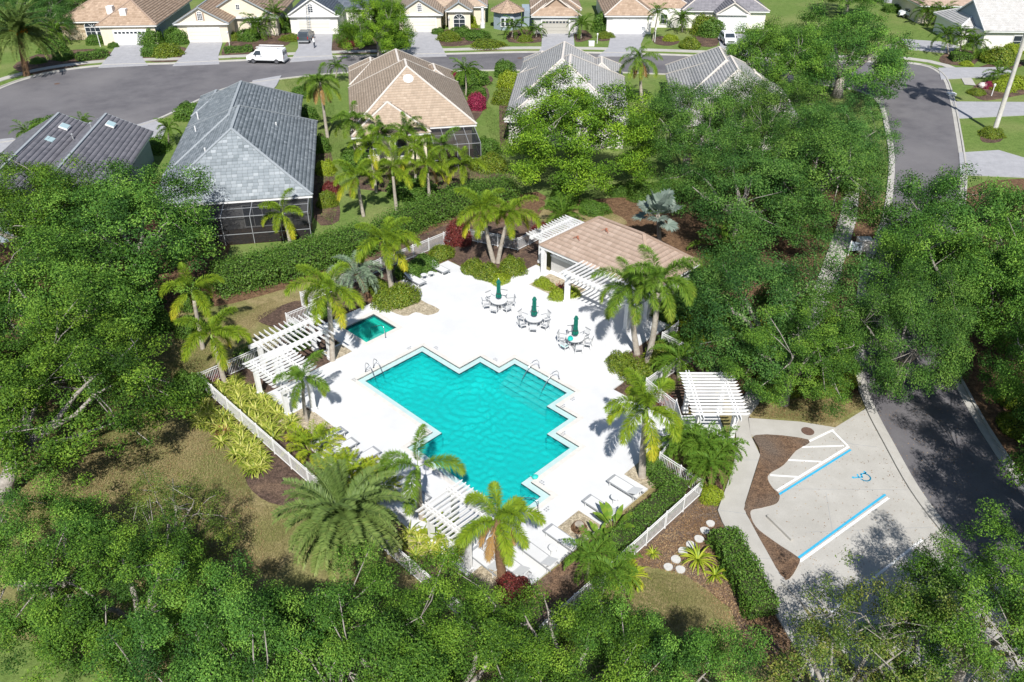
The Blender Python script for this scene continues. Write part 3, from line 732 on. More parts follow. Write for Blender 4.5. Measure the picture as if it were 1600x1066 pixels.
def lanai(parent, x0, y0, x1, y1, h0, h1, nx):
    """screened pool cage: aluminium bars with dark mesh between, open side at y1"""
    bars = []
    xs = lin(x0, x1, nx + 1)
    ym = (y0 + y1) / 2
    for x in xs: bars += [((x,y0,0),(x,y0,h0)), ((x,y0,h0),(x,y1,h1))]
    for z in (h0, 1.0): bars += [((x0,y0,z),(x1,y0,z)), ((x0,y0,z),(x0,y1,z)), ((x1,y0,z),(x1,y1,z))]
    bars += [((x0,ym,(h0+h1)/2),(x1,ym,(h0+h1)/2))]
    for a, b in bars: ob('frame_bar', beam(a, b, .05, .05), M['grey'], parent)
    for i in range(nx):
        a, b = xs[i] + .035, xs[i+1] - .035
        ob('screen_panel', ([(a,y0,.02),(b,y0,.02),(b,y0,h0),(a,y0,h0)], [(0,1,2,3)]), M['screen'], parent)
        ob('screen_panel', ([(a,y0,h0),(b,y0,h0),(b,y1,h1),(a,y1,h1)], [(0,1,2,3)]), M['screen'], parent)
    for x in (x0, x1): ob('screen_panel', ([(x,y0,.02),(x,y1,.02),(x,y1,h1),(x,y0,h0)], [(0,1,2,3)]), M['screen'], parent)
    ob('patio_floor', box(x0, y0, 0, x1, y1, .10), M['litter'], parent)

# clubhouse (local x = terrace u, y = v)
ch = thing('clubhouse', 'low clubhouse with salmon tile hip roof and grey walls beside the pool', 'clubhouse', Q(0, 0), YAW)
def k_(a): return K * a
roof(ch, [('hip', k_(-1.58), k_(16.77), k_(8.15), k_(22.62), 2.62, .735)], M['tile_pink'], M['cap_tan'], .36, .42, seed=3, bond=.5)
ob('wall', box(k_(-1.1), k_(17.55), 0, k_(7.7), k_(22.2), 2.4), M['stucco_grey'], ch)
ob('wall_cap', box(k_(-1.15), k_(17.50), 1.55, k_(7.75), k_(17.549), 1.68), M['white'], ch)
ob('base_course', box(k_(-1.15), k_(17.48), .02, k_(7.75), k_(17.549), .26), M['white'], ch)
for i in range(6): window(ch, k_(-.45 + i*.95), k_(17.54), 1.80, .85, .42, 2, 1)
for x in (-1.3, 7.9): ob('post', box(k_(x)-.16, k_(16.95)-.16, .1, k_(x)+.16, k_(16.95)+.16, 2.4), M['white'], ch)
ob('door', box(k_(6.2)-.5, k_(17.52), .12, k_(6.2)+.5, k_(17.549), 2.15), M['white'], ch)
for x, y, z in ((.9, 18.0, 3.55), (2.6, 19.0, 4.45)):
    v = MB().add(lathe([(.10,0),(.10,.30),(.13,.32),(.02,.36)], 8)).add(beam((-.45,-.25,.02),(0,0,.34),.05,.05)).add(beam((.45,-.25,.02),(0,0,.34),.05,.05))
    ob('roof_vent', v, mat('terracotta_vent', (.38,.15,.09), rough=.8), ch, (k_(x), k_(y), z + .12), None, .72)
# house with the grey slate roof
AX = math.radians(10.4)
h = thing('house', 'house with large grey slate hip roof and screened lanai', 'house', Vector((-17.7, 66.1, 0)), AX)
R1 = [('hip', -13.8, 0, 0, 21, 3.0, .60), ('hip', -13.83, 7, -1.9, 31, 3.0, .605), ('hip', -13.9, 25, -9.4, 33, 3.0, .55)]
roof(h, R1, M['tile_slate'], M['cap_grey'], .36, .46, seed=5, bond=None)
rwall(h, [(-13.8, 0, 0, 21, 3.0), (-13.83, 7, -1.9, 31, 3.0), (-13.9, 25, -9.4, 33, 3.0)], M['stucco_grey'])
lanai(h, -12.5, -2.6, -.4, .55, 2.6, 2.75, 5)
window(h, -9.5, .46, .3, 2.4, 2.0, 3, 1); window(h, -5.0, .46, .3, 2.4, 2.0, 3, 1)
for p in ((-9.2, 5.0, 5.7), (-3.6, 13.5, 5.0), (-11.9, 16, 4.3), (-12.4, 21, 4.2)): ob('roof_vent', lathe([(.07,-.3),(.07,.45),(.10,.46),(.02,.5)], 8), M['white'], h, p)
# beige house
h = thing('house', 'beige tiled house with white hip lines and screened lanai among palms', 'house', Vector((-17.0, 82.0, 0)), AX)
R2 = [('hip', 0, 1.2, 13.6, 18, 3.0, .70), ('hip', .2, 4, 12.2, 25.5, 3.02, .66), ('hip', 0, -.6, 8.4, 8, 3.0, .52), ('hip', .1, 19, 6.0, 28, 2.98, .62), ('hip', 8.4, 16, 13.4, 24, 2.98, .62)]
roof(h, R2, M['tile_beige'], M['cap_white'], .35, .36, seed=6, bond=.5)
rwall(h, [(0, 1.2, 13.6, 18, 3.0), (.2, 4, 12.2, 25.5, 3.02), (0, -.6, 8.4, 8, 3.0), (.1, 19, 6.0, 28, 2.98), (8.4, 16, 13.4, 24, 2.98)], M['stucco_cream'])
lanai(h, 8.4, -3.6, 13.3, 1.7, 2.6, 2.8, 4)
window(h, 2.2, -.12, .8, 1.6, 1.3); window(h, 5.2, -.12, .5, 1.2, 1.9, 1, 2)
for p in ((4.0, 15, 5.2), (2.4, 11, 4.0), (3.4, 9.0, 4.3), (.9, 8, 3.3)): ob('roof_vent', lathe([(.08,-.3),(.08,.4),(.11,.42),(.02,.46)], 8), M['cap_white'], h, p)
sp = MB().add(lathe([(.60,0),(.56,.10),(.42,.16),(.40,.10),(.15,.06)], 20)); ob('ornamental_vent', sp, M['white'], h, (6.8, 6.6, 6.78), (math.radians(35), 0, 0))
# mauve tile house at the edge of the cul-de-sac
h = thing('house', 'mauve-grey tiled house with twin gables and roof skylights', 'house', Vector((-38.0, 81.4, 0)), math.radians(8.6))
R3 = [('gable_y', -8.4, -17, 0, 1.9, 3.0, .50), ('gable_y', -13.6, -18, -4.2, 2.2, 2.95, .50), ('hip', -24, -16, -9, -4, 2.95, .5)]
roof(h, R3, M['tile_mauve'], M['cap_grey'], .42, .60, wall=M['stucco_grey'], seed=8)
rwall(h, [(-8.4, -17, 0, 1.9, 3.0), (-13.6, -18, -4.2, 2.2, 2.95), (-24, -16, -9, -4, 2.95)], M['stucco_blue'])
for x, y, z in ((-7.6, -.9, 4.75), (-3.2, -.7, 4.7), (-7.9, -4.6, 4.65)):
    s = ob('skylight', box(-.42,-.6,0,.42,.6,.14), M['white'], h, (x, y, z), (0, math.radians(26), 0)); ob('pane', box(-.36,-.54,.14,.36,.54,.19), mat('skylight_dome', (.42,.56,.58), rough=.2), s)
for p in ((-6.4,-2.8,4.1), (-4.6,-2.2,4.95)): ob('roof_vent', lathe([(.07,-.3),(.07,.45),(.13,.46),(.10,.56),(.02,.6)], 8), M['grey'], h, p)
# two light grey roofed houses behind the trees
h = thing('house', 'light grey tiled house half hidden by the bright green tree', 'house', Vector((-.9, 87.0, 0)), math.radians(-5))
R4 = [('hip', 0, 0, 13.8, 19, 3.0, .62), ('hip', .3, 5, 11.6, 25, 3.02, .72), ('hip', .2, 19, 5.5, 27.5, 2.98, .6), ('hip', 8, 16, 13.6, 25, 2.98, .6)]
roof(h, R4, M['tile_light'], M['cap_white'], .35, .40, seed=9)
rwall(h, [a[1:6] for a in R4], M['stucco_white'])
h = thing('house', 'light grey tiled house half hidden by dark oak crowns', 'house', Vector((18.3, 86.0, 0)), math.radians(-5))
R5 = [('hip', 0, 0, 13.6, 20, 3.0, .60), ('hip', .3, 6, 12.0, 24.5, 3.02, .66), ('hip', 6.2, 9, 13.8, 23, 2.98, .60)]
roof(h, R5, M['tile_light'], M['cap_white'], .35, .40, seed=10)
rwall(h, [a[1:6] for a in R5], M['stucco_white'])

# the row across the street: fronts face the drone
h = thing('house', 'tan tiled house with white skylights and arched window beside driveway', 'house', Vector((-62.2, 135.0, 0)), math.radians(4))
R6 = [('hip', -4.6, -.5, 5.0, 16, 3.1, .62), ('hip', -12.6, 3.6, 4.8, 22, 3.0, .52)]
roof(h, R6, M['tile_tan'], M['cap_tan'], .40, .46, seed=11)
rwall(h, [a[1:6] for a in R6], M['stucco_blue'])
ob('front_wall', box(-4.1,-.10,0,4.5,-.005,2.86), M['stucco_cream'], h)
garage(h, .4, -.12, 5.0, M['garagew'], lights=True)
st = MB(); rg = random.Random(2)
for i in range(7):
    x = -12.0
    while x < -4.3:
        w_ = rg.uniform(.5, .9); st.add(box(x, 4.02 - rg.uniform(.02,.06), .05+i*.39, min(x+w_-.03, -4.2), 4.095, .42+i*.39), rg.random()); x += w_
ob('stone_front', st, M['stone'], h)
window(h, -6.9, 3.9, .7, 2.3, 1.3, 3, 2, True)
for x, y, z in ((-.5, 1.9, 4.5), (-3.9, 5.6, 4.3)): ob('skylight_box', box(-.5,-.6,-.9,.5,.6,.7), M['white'], h, (x, y, z))
h = thing('house', 'cream house with a gabled garage and shuttered loft window', 'house', Vector((-50.4, 136.6, 0)), math.radians(3))
R7 = [('gable_y', -4.6, -.5, 4.4, 16, 3.1, .55), ('gable_y', -1.5, 4.0, 11.5, 20, 3.1, .55), ('hip', -4, 8, 11, 22, 3.0, .55)]
roof(h, R7, M['tile_tan'], M['cap_grey'], .40, .46, wall=M['stucco_cream'], seed=12)
rwall(h, [a[1:6] for a in R7], M['stucco_cream'])
garage(h, .05, -.04, 4.9, M['garage'])
window(h, -.1, -.20, 3.55, .7, .95, 3, 3, True); ob('shutter', box(-.75,-.26,3.5,-.52,-.19,4.7), M['tile_tan'], h); ob('shutter', box(.34,-.26,3.5,.57,-.19,4.7), M['tile_tan'], h)
window(h, 7.5, 4.36, .6, 1.6, 1.7, 2, 3, True); window(h, 5.0, 4.32, 4.3, .5, .7, 2, 2)
h = thing('house', 'house with dark blue-grey roof and ladder against its gable', 'house', Vector((-33.7, 142.6, 0)), math.radians(2))
R8 = [('gable_y', -4.4, -.5, 4.6, 16, 3.1, .62), ('hip', -3.5, 6, 11, 21, 3.0, .55)]
roof(h, R8, M['tile_blue'], M['white'], .40, .46, wall=M['stucco_white'], seed=13)
rwall(h, [a[1:6] for a in R8], M['stucco_white'])
garage(h, .1, -.04, 5.2, M['garage'])
window(h, -.2, -.2, 3.6, .75, .9, 2, 3, True)
h = thing('house', 'cream house with gabled garage and gabled entry across the street', 'house', Vector((-15.7, 144.2, 0)), math.radians(1))
R9 = [('gable_y', -4.2, -.5, 4.0, 15, 3.0, .60), ('gable_y', 4.2, .9, 9.0, 14, 3.3, .60), ('hip', -3.6, 5, 11.5, 22, 3.2, .45)]
roof(h, R9, M['tile_beige'], M['cap_grey'], .40, .46, wall=M['stucco_cream'], seed=14)
rwall(h, [a[1:6] for a in R9], M['stucco_cream'])
garage(h, 0, -.04, 5.2, M['garage'])
window(h, 0, -.2, 3.45, .65, .9, 3, 3, True); window(h, 6.6, 1.36, .5, 1.9, 1.3, 2, 2, True, M['white'])
ob('entry_column', lathe([(.42,0),(.42,.8),(.28,.85),(.26,3.4),(.36,3.5)], 12), M['white'], h, (10.6, 3.2, 0))
h = thing('house', 'greige garage house with tan roof and octagonal blue-grey bay', 'house', Vector((7.4, 142.8, 0)), 0)
R10 = [('hip', -4.2, -.5, 4.4, 12, 3.0, .55), ('gable_y', -3.4, 1.2, 3.6, 14, 3.2, .72), ('hip', -4.2, 5, 4.8, 22, 3.1, .5)]
roof(h, R10, M['tile_tan'], M['cap_white'], .40, .46, wall=M['tile_tan'], seed=15)
rwall(h, [a[1:6] for a in R10], M['stucco_grey'])
garage(h, 0, -.04, 4.6, M['garageg'], lights=True)
oc = [Vector((-8.2 + 2.6*math.cos(a), 5.2 + 2.6*math.sin(a), 0)) for a in np.linspace(math.pi/8, 2*math.pi + math.pi/8, 9)[:-1]]
ob('bay_wall', slab(oc, 0, 2.9), M['stucco_blue'], h)
v = [(p.x + (p.x+8.2)*.22, p.y + (p.y-5.2)*.22, 2.9) for p in oc] + [(-8.2, 5.2, 4.6)]
br = ob('bay_roof', (v, [(i, (i+1) % 8, 8) for i in range(8)]), M['felt_joint_shade'], h)
V, F, T = [], [], []
for i in range(8): tile_plane(V, F, T, [Vector(v[i]), Vector(v[(i+1) % 8]), Vector(v[8])], .4, .46, rnd)
stuff(ob('roof_tiles', npmesh('roof_tiles', V, F, np.array(T)), M['tile_tan'], br))
for x in (-9.0, -8.2, -7.4): window(h, x, 2.76, .7, .55, 1.3, 1, 2)
ob('entry_wall', box(-5.6,6,0,-3.72,12,2.6), M['stucco_blue'], h)
h = thing('house', 'orange-tan hip roofed house with two white garage doors', 'house', Vector((20.0, 142.8, 0)), 0)
R11 = [('hip', -4.4, -.6, 4.2, 14, 3.1, .60), ('hip', -4.2, 6, 12, 22, 3.0, .5)]
roof(h, R11, M['tile_tan'], M['cap_white'], .40, .46, seed=16)
rwall(h, [a[1:6] for a in R11], M['stucco_white'])
garage(h, -1.6, -.14, 2.5, M['garagew']); garage(h, 1.4, -.14, 2.5, M['garagew'])
ob('entry_wall', box(4.4,5.0,0,9.5,6.49,2.7), M['stucco_white'], h); window(h, 6.6, 4.96, .7, 1.1, 1.5, 1, 2)
h = thing('house', 'mauve-grey roofed house behind the white parked car', 'house', Vector((37.5, 144.6, 0)), math.radians(-3))
R12 = [('hip', -8.0, 2.0, 7, 20, 3.0, .55), ('gable_y', -2.6, -.5, 3.2, 12, 3.0, .62)]
roof(h, R12, M['tile_mauve'], M['cap_white'], .40, .60, wall=M['stucco_white'], seed=17)
rwall(h, [a[1:6] for a in R12], M['stucco_white'])
garage(h, .3, -.04, 4.6, M['garagew'])
h = thing('house', 'light grey roofed house with blue gable and white garage wall', 'house', Vector((78.5, 131.0, 0)), math.radians(-2))
R13 = [('gable_x', -4.6, -.5, 16, 12, 3.1, .55), ('hip', -6.6, 3.0, 4, 14, 3.0, .45)]
roof(h, R13, M['tile_light'], M['white'], .40, .46, wall=M['stucco_blue'], seed=18)
rwall(h, [a[1:6] for a in R13], M['stucco_white'])
window(h, 1.8, -.05, .7, 2.6, 1.6, 2, 2)
h = thing('house', 'cream house with salmon tile roof behind pygmy palms', 'house', Vector((80.5, 151.0, 0)), math.radians(-2))
R14 = [('hip', -8.0, -.5, 12, 14, 3.1, .45)]
roof(h, R14, M['tile_pink'], M['cap_tan'], .40, .46, seed=19)
rwall(h, [a[1:6] for a in R14], M['stucco_cream'])
h = thing('house', 'blue-grey walled house partly in shade beside the pale palm trunk', 'house', Vector((77.0, 108.0, 0)), math.radians(-3))
R15 = [('gable_y', -1.2, -.5, 12, 14, 3.0, .5)]
roof(h, R15, M['tile_light'], M['white'], .40, .46, wall=M['stucco_blue'], seed=20)
rwall(h, [a[1:6] for a in R15], M['stucco_blue'])
lad = thing('ladder', 'aluminium ladder leaning on the gable above the dark car', 'ladder', Vector((-34.4, 141.2, .1)))
for s in (-.22, .22): ob('rail', beam((s,0,0),(s+.1,1.25,5.2), .05, .09), M['steel'], lad)
for i in range(1, 16): t = i/16; ob('rung', beam((-.22+.1*t,1.25*t,5.2*t),(.22+.1*t,1.25*t,5.2*t), .04, .04), M['steel'], lad)
# ------------------------------------------------------------------ terrace furniture
WH = M['white']
def copy_tree(o, parent=None):
    c = o.copy(); COL.objects.link(c); c.parent = parent
    for ch_ in o.children: copy_tree(ch_, c)
    return c
def make_lounger():
    t = thing('sun_lounger', '-', 'sun lounger')
    sl = ob('seat', box(0,-.31,.33,1.25,.31,.36), M['deck'], t)
    # raised back
    b = MB(); c, s = math.cos(math.radians(24)), math.sin(math.radians(24))
    v, f = box(0,-.31,0,.72,.31,.03); b.add(([(1.25 + x*c - z*s, y, .33 + x*s + z*c) for x, y, z in v], f)); ob('backrest', b, M['deck'], t)
    for y in (-.33, .33): ob('side_rail', beam((-.02,y,.335),(1.95,y,.335), .04, .07), M['grey'], t)  # grey of the rails stands in for the shaded gap under the seat
    ob('end_band', beam((-.03,-.345,.352),(-.03,.345,.352), .13, .06), M['grey'], t)  # wide grey band across the foot end
    for x in (.12, 1.72):
        for y in (-.32, .32): ob('leg', beam((x,y,0),(x,y,.31), .04, .04), WH, t)
    ob('back_prop', beam((1.62,-.28,.30),(1.82,-.28,.56), .03, .03), WH, t)
    return t
lou = make_lounger(); first = True
LG = [((15.95,3.15),0,'white sun lounger beside the gravel pad of the single foxtail palm'), ((15.98,1.22),0,'white sun lounger between two gravel pads near the banana-leaved plant'),
      ((15.93,-1.53),0,'white sun lounger beside the gravel pad with a stump'), ((15.93,-3.05),0,'white sun lounger at the end of the row by the oak leaves'),
      ((15.4,-4.3),0,'white sun lounger under the leaning foxtail palm'), ((14.4,-4.9),0,'white sun lounger half under the poolside pergola'),
      ((3.2,-4.0),-math.pi/2,'white sun lounger in shade of the yellow clump palm'), ((4.38,-4.12),-math.pi/2,'white sun lounger between the two yellow clump palms'),
      ((5.8,-3.75),-math.pi/2,'white sun lounger past the yellow clump palms'), ((8.8,-4.05),-math.pi/2,'white sun lounger in the shadow of the three-frond palm'),
      ((10.2,-4.1),-math.pi/2,'white sun lounger beside the poolside pergola'),
      ((-6.2,11.85),math.pi,'white sun lounger nearer the clipped yellow bushes of the fence bed'), ((-6.1,9.5),math.pi,'white sun lounger beside the clipped bush and palm')]
for (p, a, lab) in LG:
    o = lou if first else copy_tree(lou); first = False
    o.location = Q(*p, ZD + .004); o.rotation_euler = (0, 0, YAW + a); o['label'] = lab; o['group'] = 'sun loungers on the terrace'
def side_table(p, lab):
    t = thing('side_table', lab, 'side table', Q(*p, ZD), 0, 'small side tables')
    ob('table_top', lathe([(.02,.40),(.24,.40),(.25,.42),(.24,.44),(.02,.445)], 16), M['deck'], t)
    for a in (0, 2.1, 4.2): ob('leg', tube([(.18*math.cos(a),.18*math.sin(a),.41),(.21*math.cos(a),.21*math.sin(a),0)], .016, 6), WH, t)
side_table((-6.9,10.3), 'small white side table between the loungers by the fence'); side_table((-6.75,10.85), 'small white side table between the loungers by the fence')
side_table((16.9,-2.3), 'small white side table between loungers near the oak leaves'); side_table((5.0,-5.0), 'small white side table by the yellow clump palms'); side_table((16.9,2.2), 'small white side table by the loungers near the gravel pads')
def make_chair():
    t = thing('chair', '-', 'chair')
    ob('seat', box(-.23,-.22,.42,.23,.22,.445), M['deck'], t)
    ob('backrest', beam((0,.23,.62),(0,.28,.92), .46, .02, (0,1,0)) if 0 else ([(-.23,.22,.52),(.23,.22,.52),(.23,.29,.92),(-.23,.29,.92),(-.23,.24,.52),(.23,.24,.52),(.23,.31,.92),(-.23,.31,.92)], [(0,1,2,3),(7,6,5,4),(0,4,5,1),(1,5,6,2),(2,6,7,3),(3,7,4,0)]), M['deck'], t)
    ob('top_rail', beam((-.27,.30,.925),(.27,.30,.925), .05, .05), M['grey'], t); ob('seat_rail', beam((-.25,-.23,.43),(.25,-.23,.43), .04, .05), M['grey'], t)  # grey on these rails and the armrests stands in for shading on the white chair
    for x in (-.25, .25):
        ob('leg', tube([(x,-.24,0),(x,-.22,.64)], .018, 6), WH, t); ob('leg', tube([(x,.28,0),(x,.22,.44),(x,.30,.92)], .018, 6), WH, t)
        ob('armrest', beam((x,-.24,.65),(x,.25,.65), .05, .025), M['grey'], t)
    return t
cha = make_chair(); first = True
names = ['farthest from the clubhouse', 'in the middle of the row', 'beside the clubhouse palms']
for k, (u, v) in enumerate([(-.15,11.2),(3.12,11.2),(6.55,11.3)]):
    c = Q(u, v, ZD)
    t = thing('patio_table', 'round white patio table with green umbrella, ' + names[k], 'table', c, 0)
    ob('table_top', lathe([(.04,.70),(.60,.70),(.63,.715),(.63,.735),(.60,.745),(.04,.745)], 28), M['deck'], t)
    for a in range(4): ob('leg', tube([(.48*math.cos(a*1.571+.4),.48*math.sin(a*1.571+.4),.70),(.55*math.cos(a*1.571+.4),.55*math.sin(a*1.571+.4),0)], .02, 6), WH, t)
    ob('rim', lathe([(.605,.66),(.635,.66),(.635,.70),(.605,.70)], 28), M['grey'], t)
    m = thing('umbrella', 'closed dark green umbrella on the patio table ' + names[k], 'umbrella', c, 0)
    ob('pole', tube([(0,0,0),(0,0,2.55)], .022, 8), M['grey'], m)
    ob('base', lathe([(.26,0),(.26,.05),(.20,.08),(.05,.10),(.05,.30),(.03,.32)], 16), M['grey'], m)
    prof = [(.10,.98),(.19,1.0),(.20,1.12),(.15,1.35),(.125,1.6),(.13,1.95),(.115,2.15),(.145,2.18),(.15,2.24),(.07,2.45),(.02,2.5)]
    vv, ff = lathe(prof, 24)
    vv = [(x*(1+.16*math.cos(8*math.atan2(y, x))), y*(1+.16*math.cos(8*math.atan2(y, x))), z) for x, y, z in vv]
    ob('canopy', (vv, ff), M['green'], m); ob('finial', lathe([(.03,2.5),(.035,2.54),(.01,2.6)], 8), M['white'], m)
    ob('tie', lathe([(.165,1.28),(.172,1.30),(.172,1.34),(.165,1.36)], 16), M['dark'], m)
    for i in range(6):
        a = i*math.pi/3 + .25*k + .2
        o = cha if first else copy_tree(cha); first = False
        o.location = c + Vector((math.cos(a)*.95, math.sin(a)*.95, .002)); o.rotation_euler = (0, 0, a - math.pi/2)
        o['label'] = 'white sling patio chair at the table ' + names[k]; o['group'] = 'chairs at the table ' + names[k]
c = Q(6.55, 11.3, 0)
tb = thing('beach_bag', 'turquoise beach bag lying on the patio table', 'bag', c + Vector((-.36,-.36,.866)))
bm_ = MB().add(lathe([(.02,0),(.17,.01),(.20,.10),(.16,.22),(.03,.25)], 14)); ob('body', bm_, M['teal'], tb); ob('handle', tube([(-.10,0,.2),(-.06,0,.34),(.06,0,.34),(.10,0,.2)], .014, 6), M['green'], tb)
tw = MB(); v, f = [], []
for i in range(9):
    for j in range(2): v.append((i*.07-.28, j*.42-.21, .035 + .02*math.sin(i*1.3) - max(0, i-5)*.05))
for i in range(8): f.append((2*i, 2*i+2, 2*i+3, 2*i+1))
_a = math.pi + .7
tag(ob('towel', (v, f), mat('pale_aqua_towel', (.45,.78,.74), rough=.9), None, c + Vector((math.cos(_a)*.95, math.sin(_a)*.95, ZD + .46)), .7), 'pale aqua towel on a chair at the turquoise bag', 'towel')
fl = thing('pool_toy', 'small turquoise toy lying on the deck at the pool edge', 'toy', Q(12.95, .75, ZD + .004))
ob('body', lathe([(.05,0),(.16,.02),(.19,.10),(.10,.18),(.02,.19)], 12), M['teal'], fl); ob('handle', tube([(-.15,.04,.06),(-.30,.10,.12),(-.33,.12,.05)], .03, 6), M['teal'], fl)
stp = thing('tree_stump', 'cut dark palm stump in the gravel pad between loungers', 'stump', Q(16.75,-.3, ZD))
ob('trunk', lathe([(.46,0),(.38,.10),(.30,.28),(.27,.30),(.05,.27)], 14), M['palmfibre'], stp)
ob('cut_face', lathe([(.24,.302),(.23,.312),(.02,.315)], 14), M['palmbark'], stp)
# rails
def rail(pts, lab, r=.024, n2=None):
    t = thing('handrail', lab, 'handrail')
    ob('tube', MB().add(tube(pts, r, 8)).mesh('tube', True), M['steel'], t)
    for p in (pts[0],): ob('flange', lathe([(.06,-.002),(.06,.015),(.03,.03)], 10), M['steel'], t, p)
    if n2: ob('tube', MB().add(tube(n2, r*.8, 8)).mesh('tube', True), M['steel'], t)
def arc_rail(u, v, du, dv, drop=.5):
    def P(s, z): return Q(u + du*s, v + dv*s, ZD + z)
    return [P(0,0), P(.05,.55), P(.18,.80), P(.40,.86), P(.65,.70), P(1.05,.05), P(1.25,-.35-drop)]
for v_ in (.35, .95):
    t = rail(arc_rail(-.62, v_, .85, 0, .25), 'curved steel ladder rail at the pool corner near the pergolas')
for u_ in (6.6, 8.2):
    rail(arc_rail(u_, 7.95, 0, -1.35, .1), 'curved steel handrail rising over the wide pool steps')
for o in list(COL.objects):
    if o.name.startswith('handrail') and 'label' in o: o['group'] = 'handrails ' + o['label'][-12:]
rail([Q(14.75,-.95,ZD), Q(14.72,-.95,ZD+.85), Q(14.5,-.95,ZD+.92), Q(13.1,-.95,ZD-.05), Q(12.9,-.95,-.5)], 'steel handrail over the small corner steps of the pool')
rail([Q(-2.75,3.55,ZD), Q(-2.85,3.55,ZD+.8), Q(-3.1,3.55,ZD+.88), Q(-4.3,3.55,ZD+.1), Q(-4.4,3.55,-.4)], 'steel handrail curving down into the spa')
# stepping stones
sm_ = mat('pale_stepping_stone', (.50,.49,.46), (.58,.57,.54), .85, 5, 6, .2, 30)
for i, p in enumerate([(1110,819),(1101,830),(1092,843),(1079,852),(1067,862),(1056,875),(1044,887),(1063,891)]):
    r = .225 + .025*rnd.random()
    pr = [(r*(1+.05*math.sin(3*a+i))*math.cos(a), r*(1+.05*math.sin(2*a+i))*math.sin(a)) for a in np.linspace(0, 2*math.pi, 19)[:-1]]
    tag(ob('stepping_stone', slab([Vector((a, b, 0)) for a, b in pr], 0, .075), sm_, None, gp(*p, .01)), 'round pale stepping stone in the mulch beside the clipped hedge' if i < 7 else 'pale stepping stone set apart from the curving line', 'stepping stone', 'stepping stones in the mulch')
# signs, posts, boxes
def post_lamp(p, lab, h=1.5):
    t = thing('lamp_post', lab, 'lamp post', gp(*p, .02)); ob('post', lathe([(.07,0),(.055,.1),(.05,h)], 10), M['white'], t)
    ob('lantern', lathe([(.07,h),(.12,h+.05),(.14,h+.28),(.17,h+.30),(.03,h+.42)], 8), M['white'], t)
for p, lab in [((157,73),'white lamp post beside the arched-window house'), ((359,72),'white lamp post beside the gabled cream garage'), ((702,48),'white lamp post in the shrub bed of the gabled entry'), ((1023,66),'white lamp post beside the two-door garage driveway'), ((933,68),'short white post on the verge by the greige garage'), ((1549,150),'white post in the flower bed beside the pale boulder'), ((1535,78),'white post at the walk of the blue-gabled house')]: post_lamp(p, lab, 1.9 if 'lamp' in lab else 1.2)
def ubox(p, lab, s=(.9,.6,.7), m='stucco_white'):
    t = thing('utility_box', lab, 'utility box', gp(*p, .02)); sx, sy, sz = s
    ob('body', box(-sx/2,-sy/2,0,sx/2,sy/2,sz), M[m], t); ob('lid', box(-sx/2-.03,-sy/2-.03,sz,sx/2+.03,sy/2+.03,sz+.06), M['white'], t)
ubox((924,72), 'white utility box on the verge between two driveways'); ubox((1347,392), 'white utility cabinet beside the road under oaks', (1.1,.8,1.1)); ubox((1486,149), 'low white utility box on the corner lawn', (1.0,.7,.25))
sg = thing('sign', 'dark-backed white notice board between the oaks near the road', 'sign', gp(1334,400,.02)); ob('board', box(-.6,-.03,.5,.6,.03,1.3), M['stucco_blue'], sg)
for x in (-.5, .5): ob('post', box(x-.04,-.04,0,x+.04,.04,1.4), M['white'], sg)
bl = ob('boulder', (lambda v: v)(lathe([(.25,0),(.55,.12),(.60,.35),(.45,.6),(.15,.68)], 11)), mat('pale_boulder', (.62,.54,.50), (.72,.65,.6), .9, 3, 6, .4, 9), None, gp(1535,137,.02)); tag(bl, 'pale rounded boulder in the red-flowered corner bed', 'boulder')

# ------------------------------------------------------------------ vehicles
def car_body(prof, width, mbw, tumble=.12, z_belt=1.0):
    """side profile (x, z) swept across; upper part leans in"""
    v, f = [], []
    n = len(prof)
    ys = [-.5, -.47, -.30, 0, .30, .47, .5]
    for y in ys:
        for x, z in prof:
            k = 1 - tumble * max(0, z - z_belt) / .8
            e = .05 if abs(y) == .5 else 0
            v.append((x*(1 - e*.10), y*width*k, z - (e*.5 if z > z_belt else 0) + (e*.6 if z < .45 else 0)))
    m = len(ys)
    for j in range(m - 1):
        for i in range(n): f.append((j*n+i, j*n+(i+1) % n, (j+1)*n+(i+1) % n, (j+1)*n+i))
    f.append(tuple(range(n))[::-1]); f.append(tuple((m-1)*n+i for i in range(n)))
    return v, f
def wheel(parent, x, y, r):
    w = ob('wheel', MB().add(tube([(0,-.11,0),(0,.11,0)], r, 20)).mesh('tyre'), M['dark'], parent, (x, y, r))
    ob('rim', MB().add(tube([(0,-.125,0),(0,.125,0)], r*.62, 14)).mesh('rim'), M['steel'], w)
def vehicle(label, cat, name, loc, rz, prof, width, paint_, glass, wheels, r, lights, extra=None):
    t = thing(name, label, cat, loc, rz)
    ob('body', car_body(prof, width, None), paint_, t)
    for q in glass: ob('window', q, M['glass'], t)
    for x in wheels:
        for s in (-1, 1): wheel(t, x, s*(width/2 - .09), r)
    x0, x1, z = lights
    for s in (-1, 1):
        ob('headlight', box(x1-.03, s*width*.36-.16, z-.08, x1+.025, s*width*.36+.16, z+.09), mat('headlight_lens', (.75,.77,.8), rough=.15), t)
        ob('tail_light', box(x0-.025, s*width*.42-.07, z-.05, x0+.03, s*width*.42+.07, z+.35), mat('tail_light_lens', (.35,.02,.02), rough=.25), t)
        ob('wing_mirror', box(.02,-.09,-.08,.14,.09,.09), M['dark'], t, (x1*.45, s*(width/2+.07), z+.42))
    ob('bumper', box(x1-.02,-width*.46,.30,x1+.09,width*.46,.50), M['grey'], t); ob('bumper', box(x0-.09,-width*.46,.30,x0+.02,width*.46,.50), M['grey'], t)
    return t
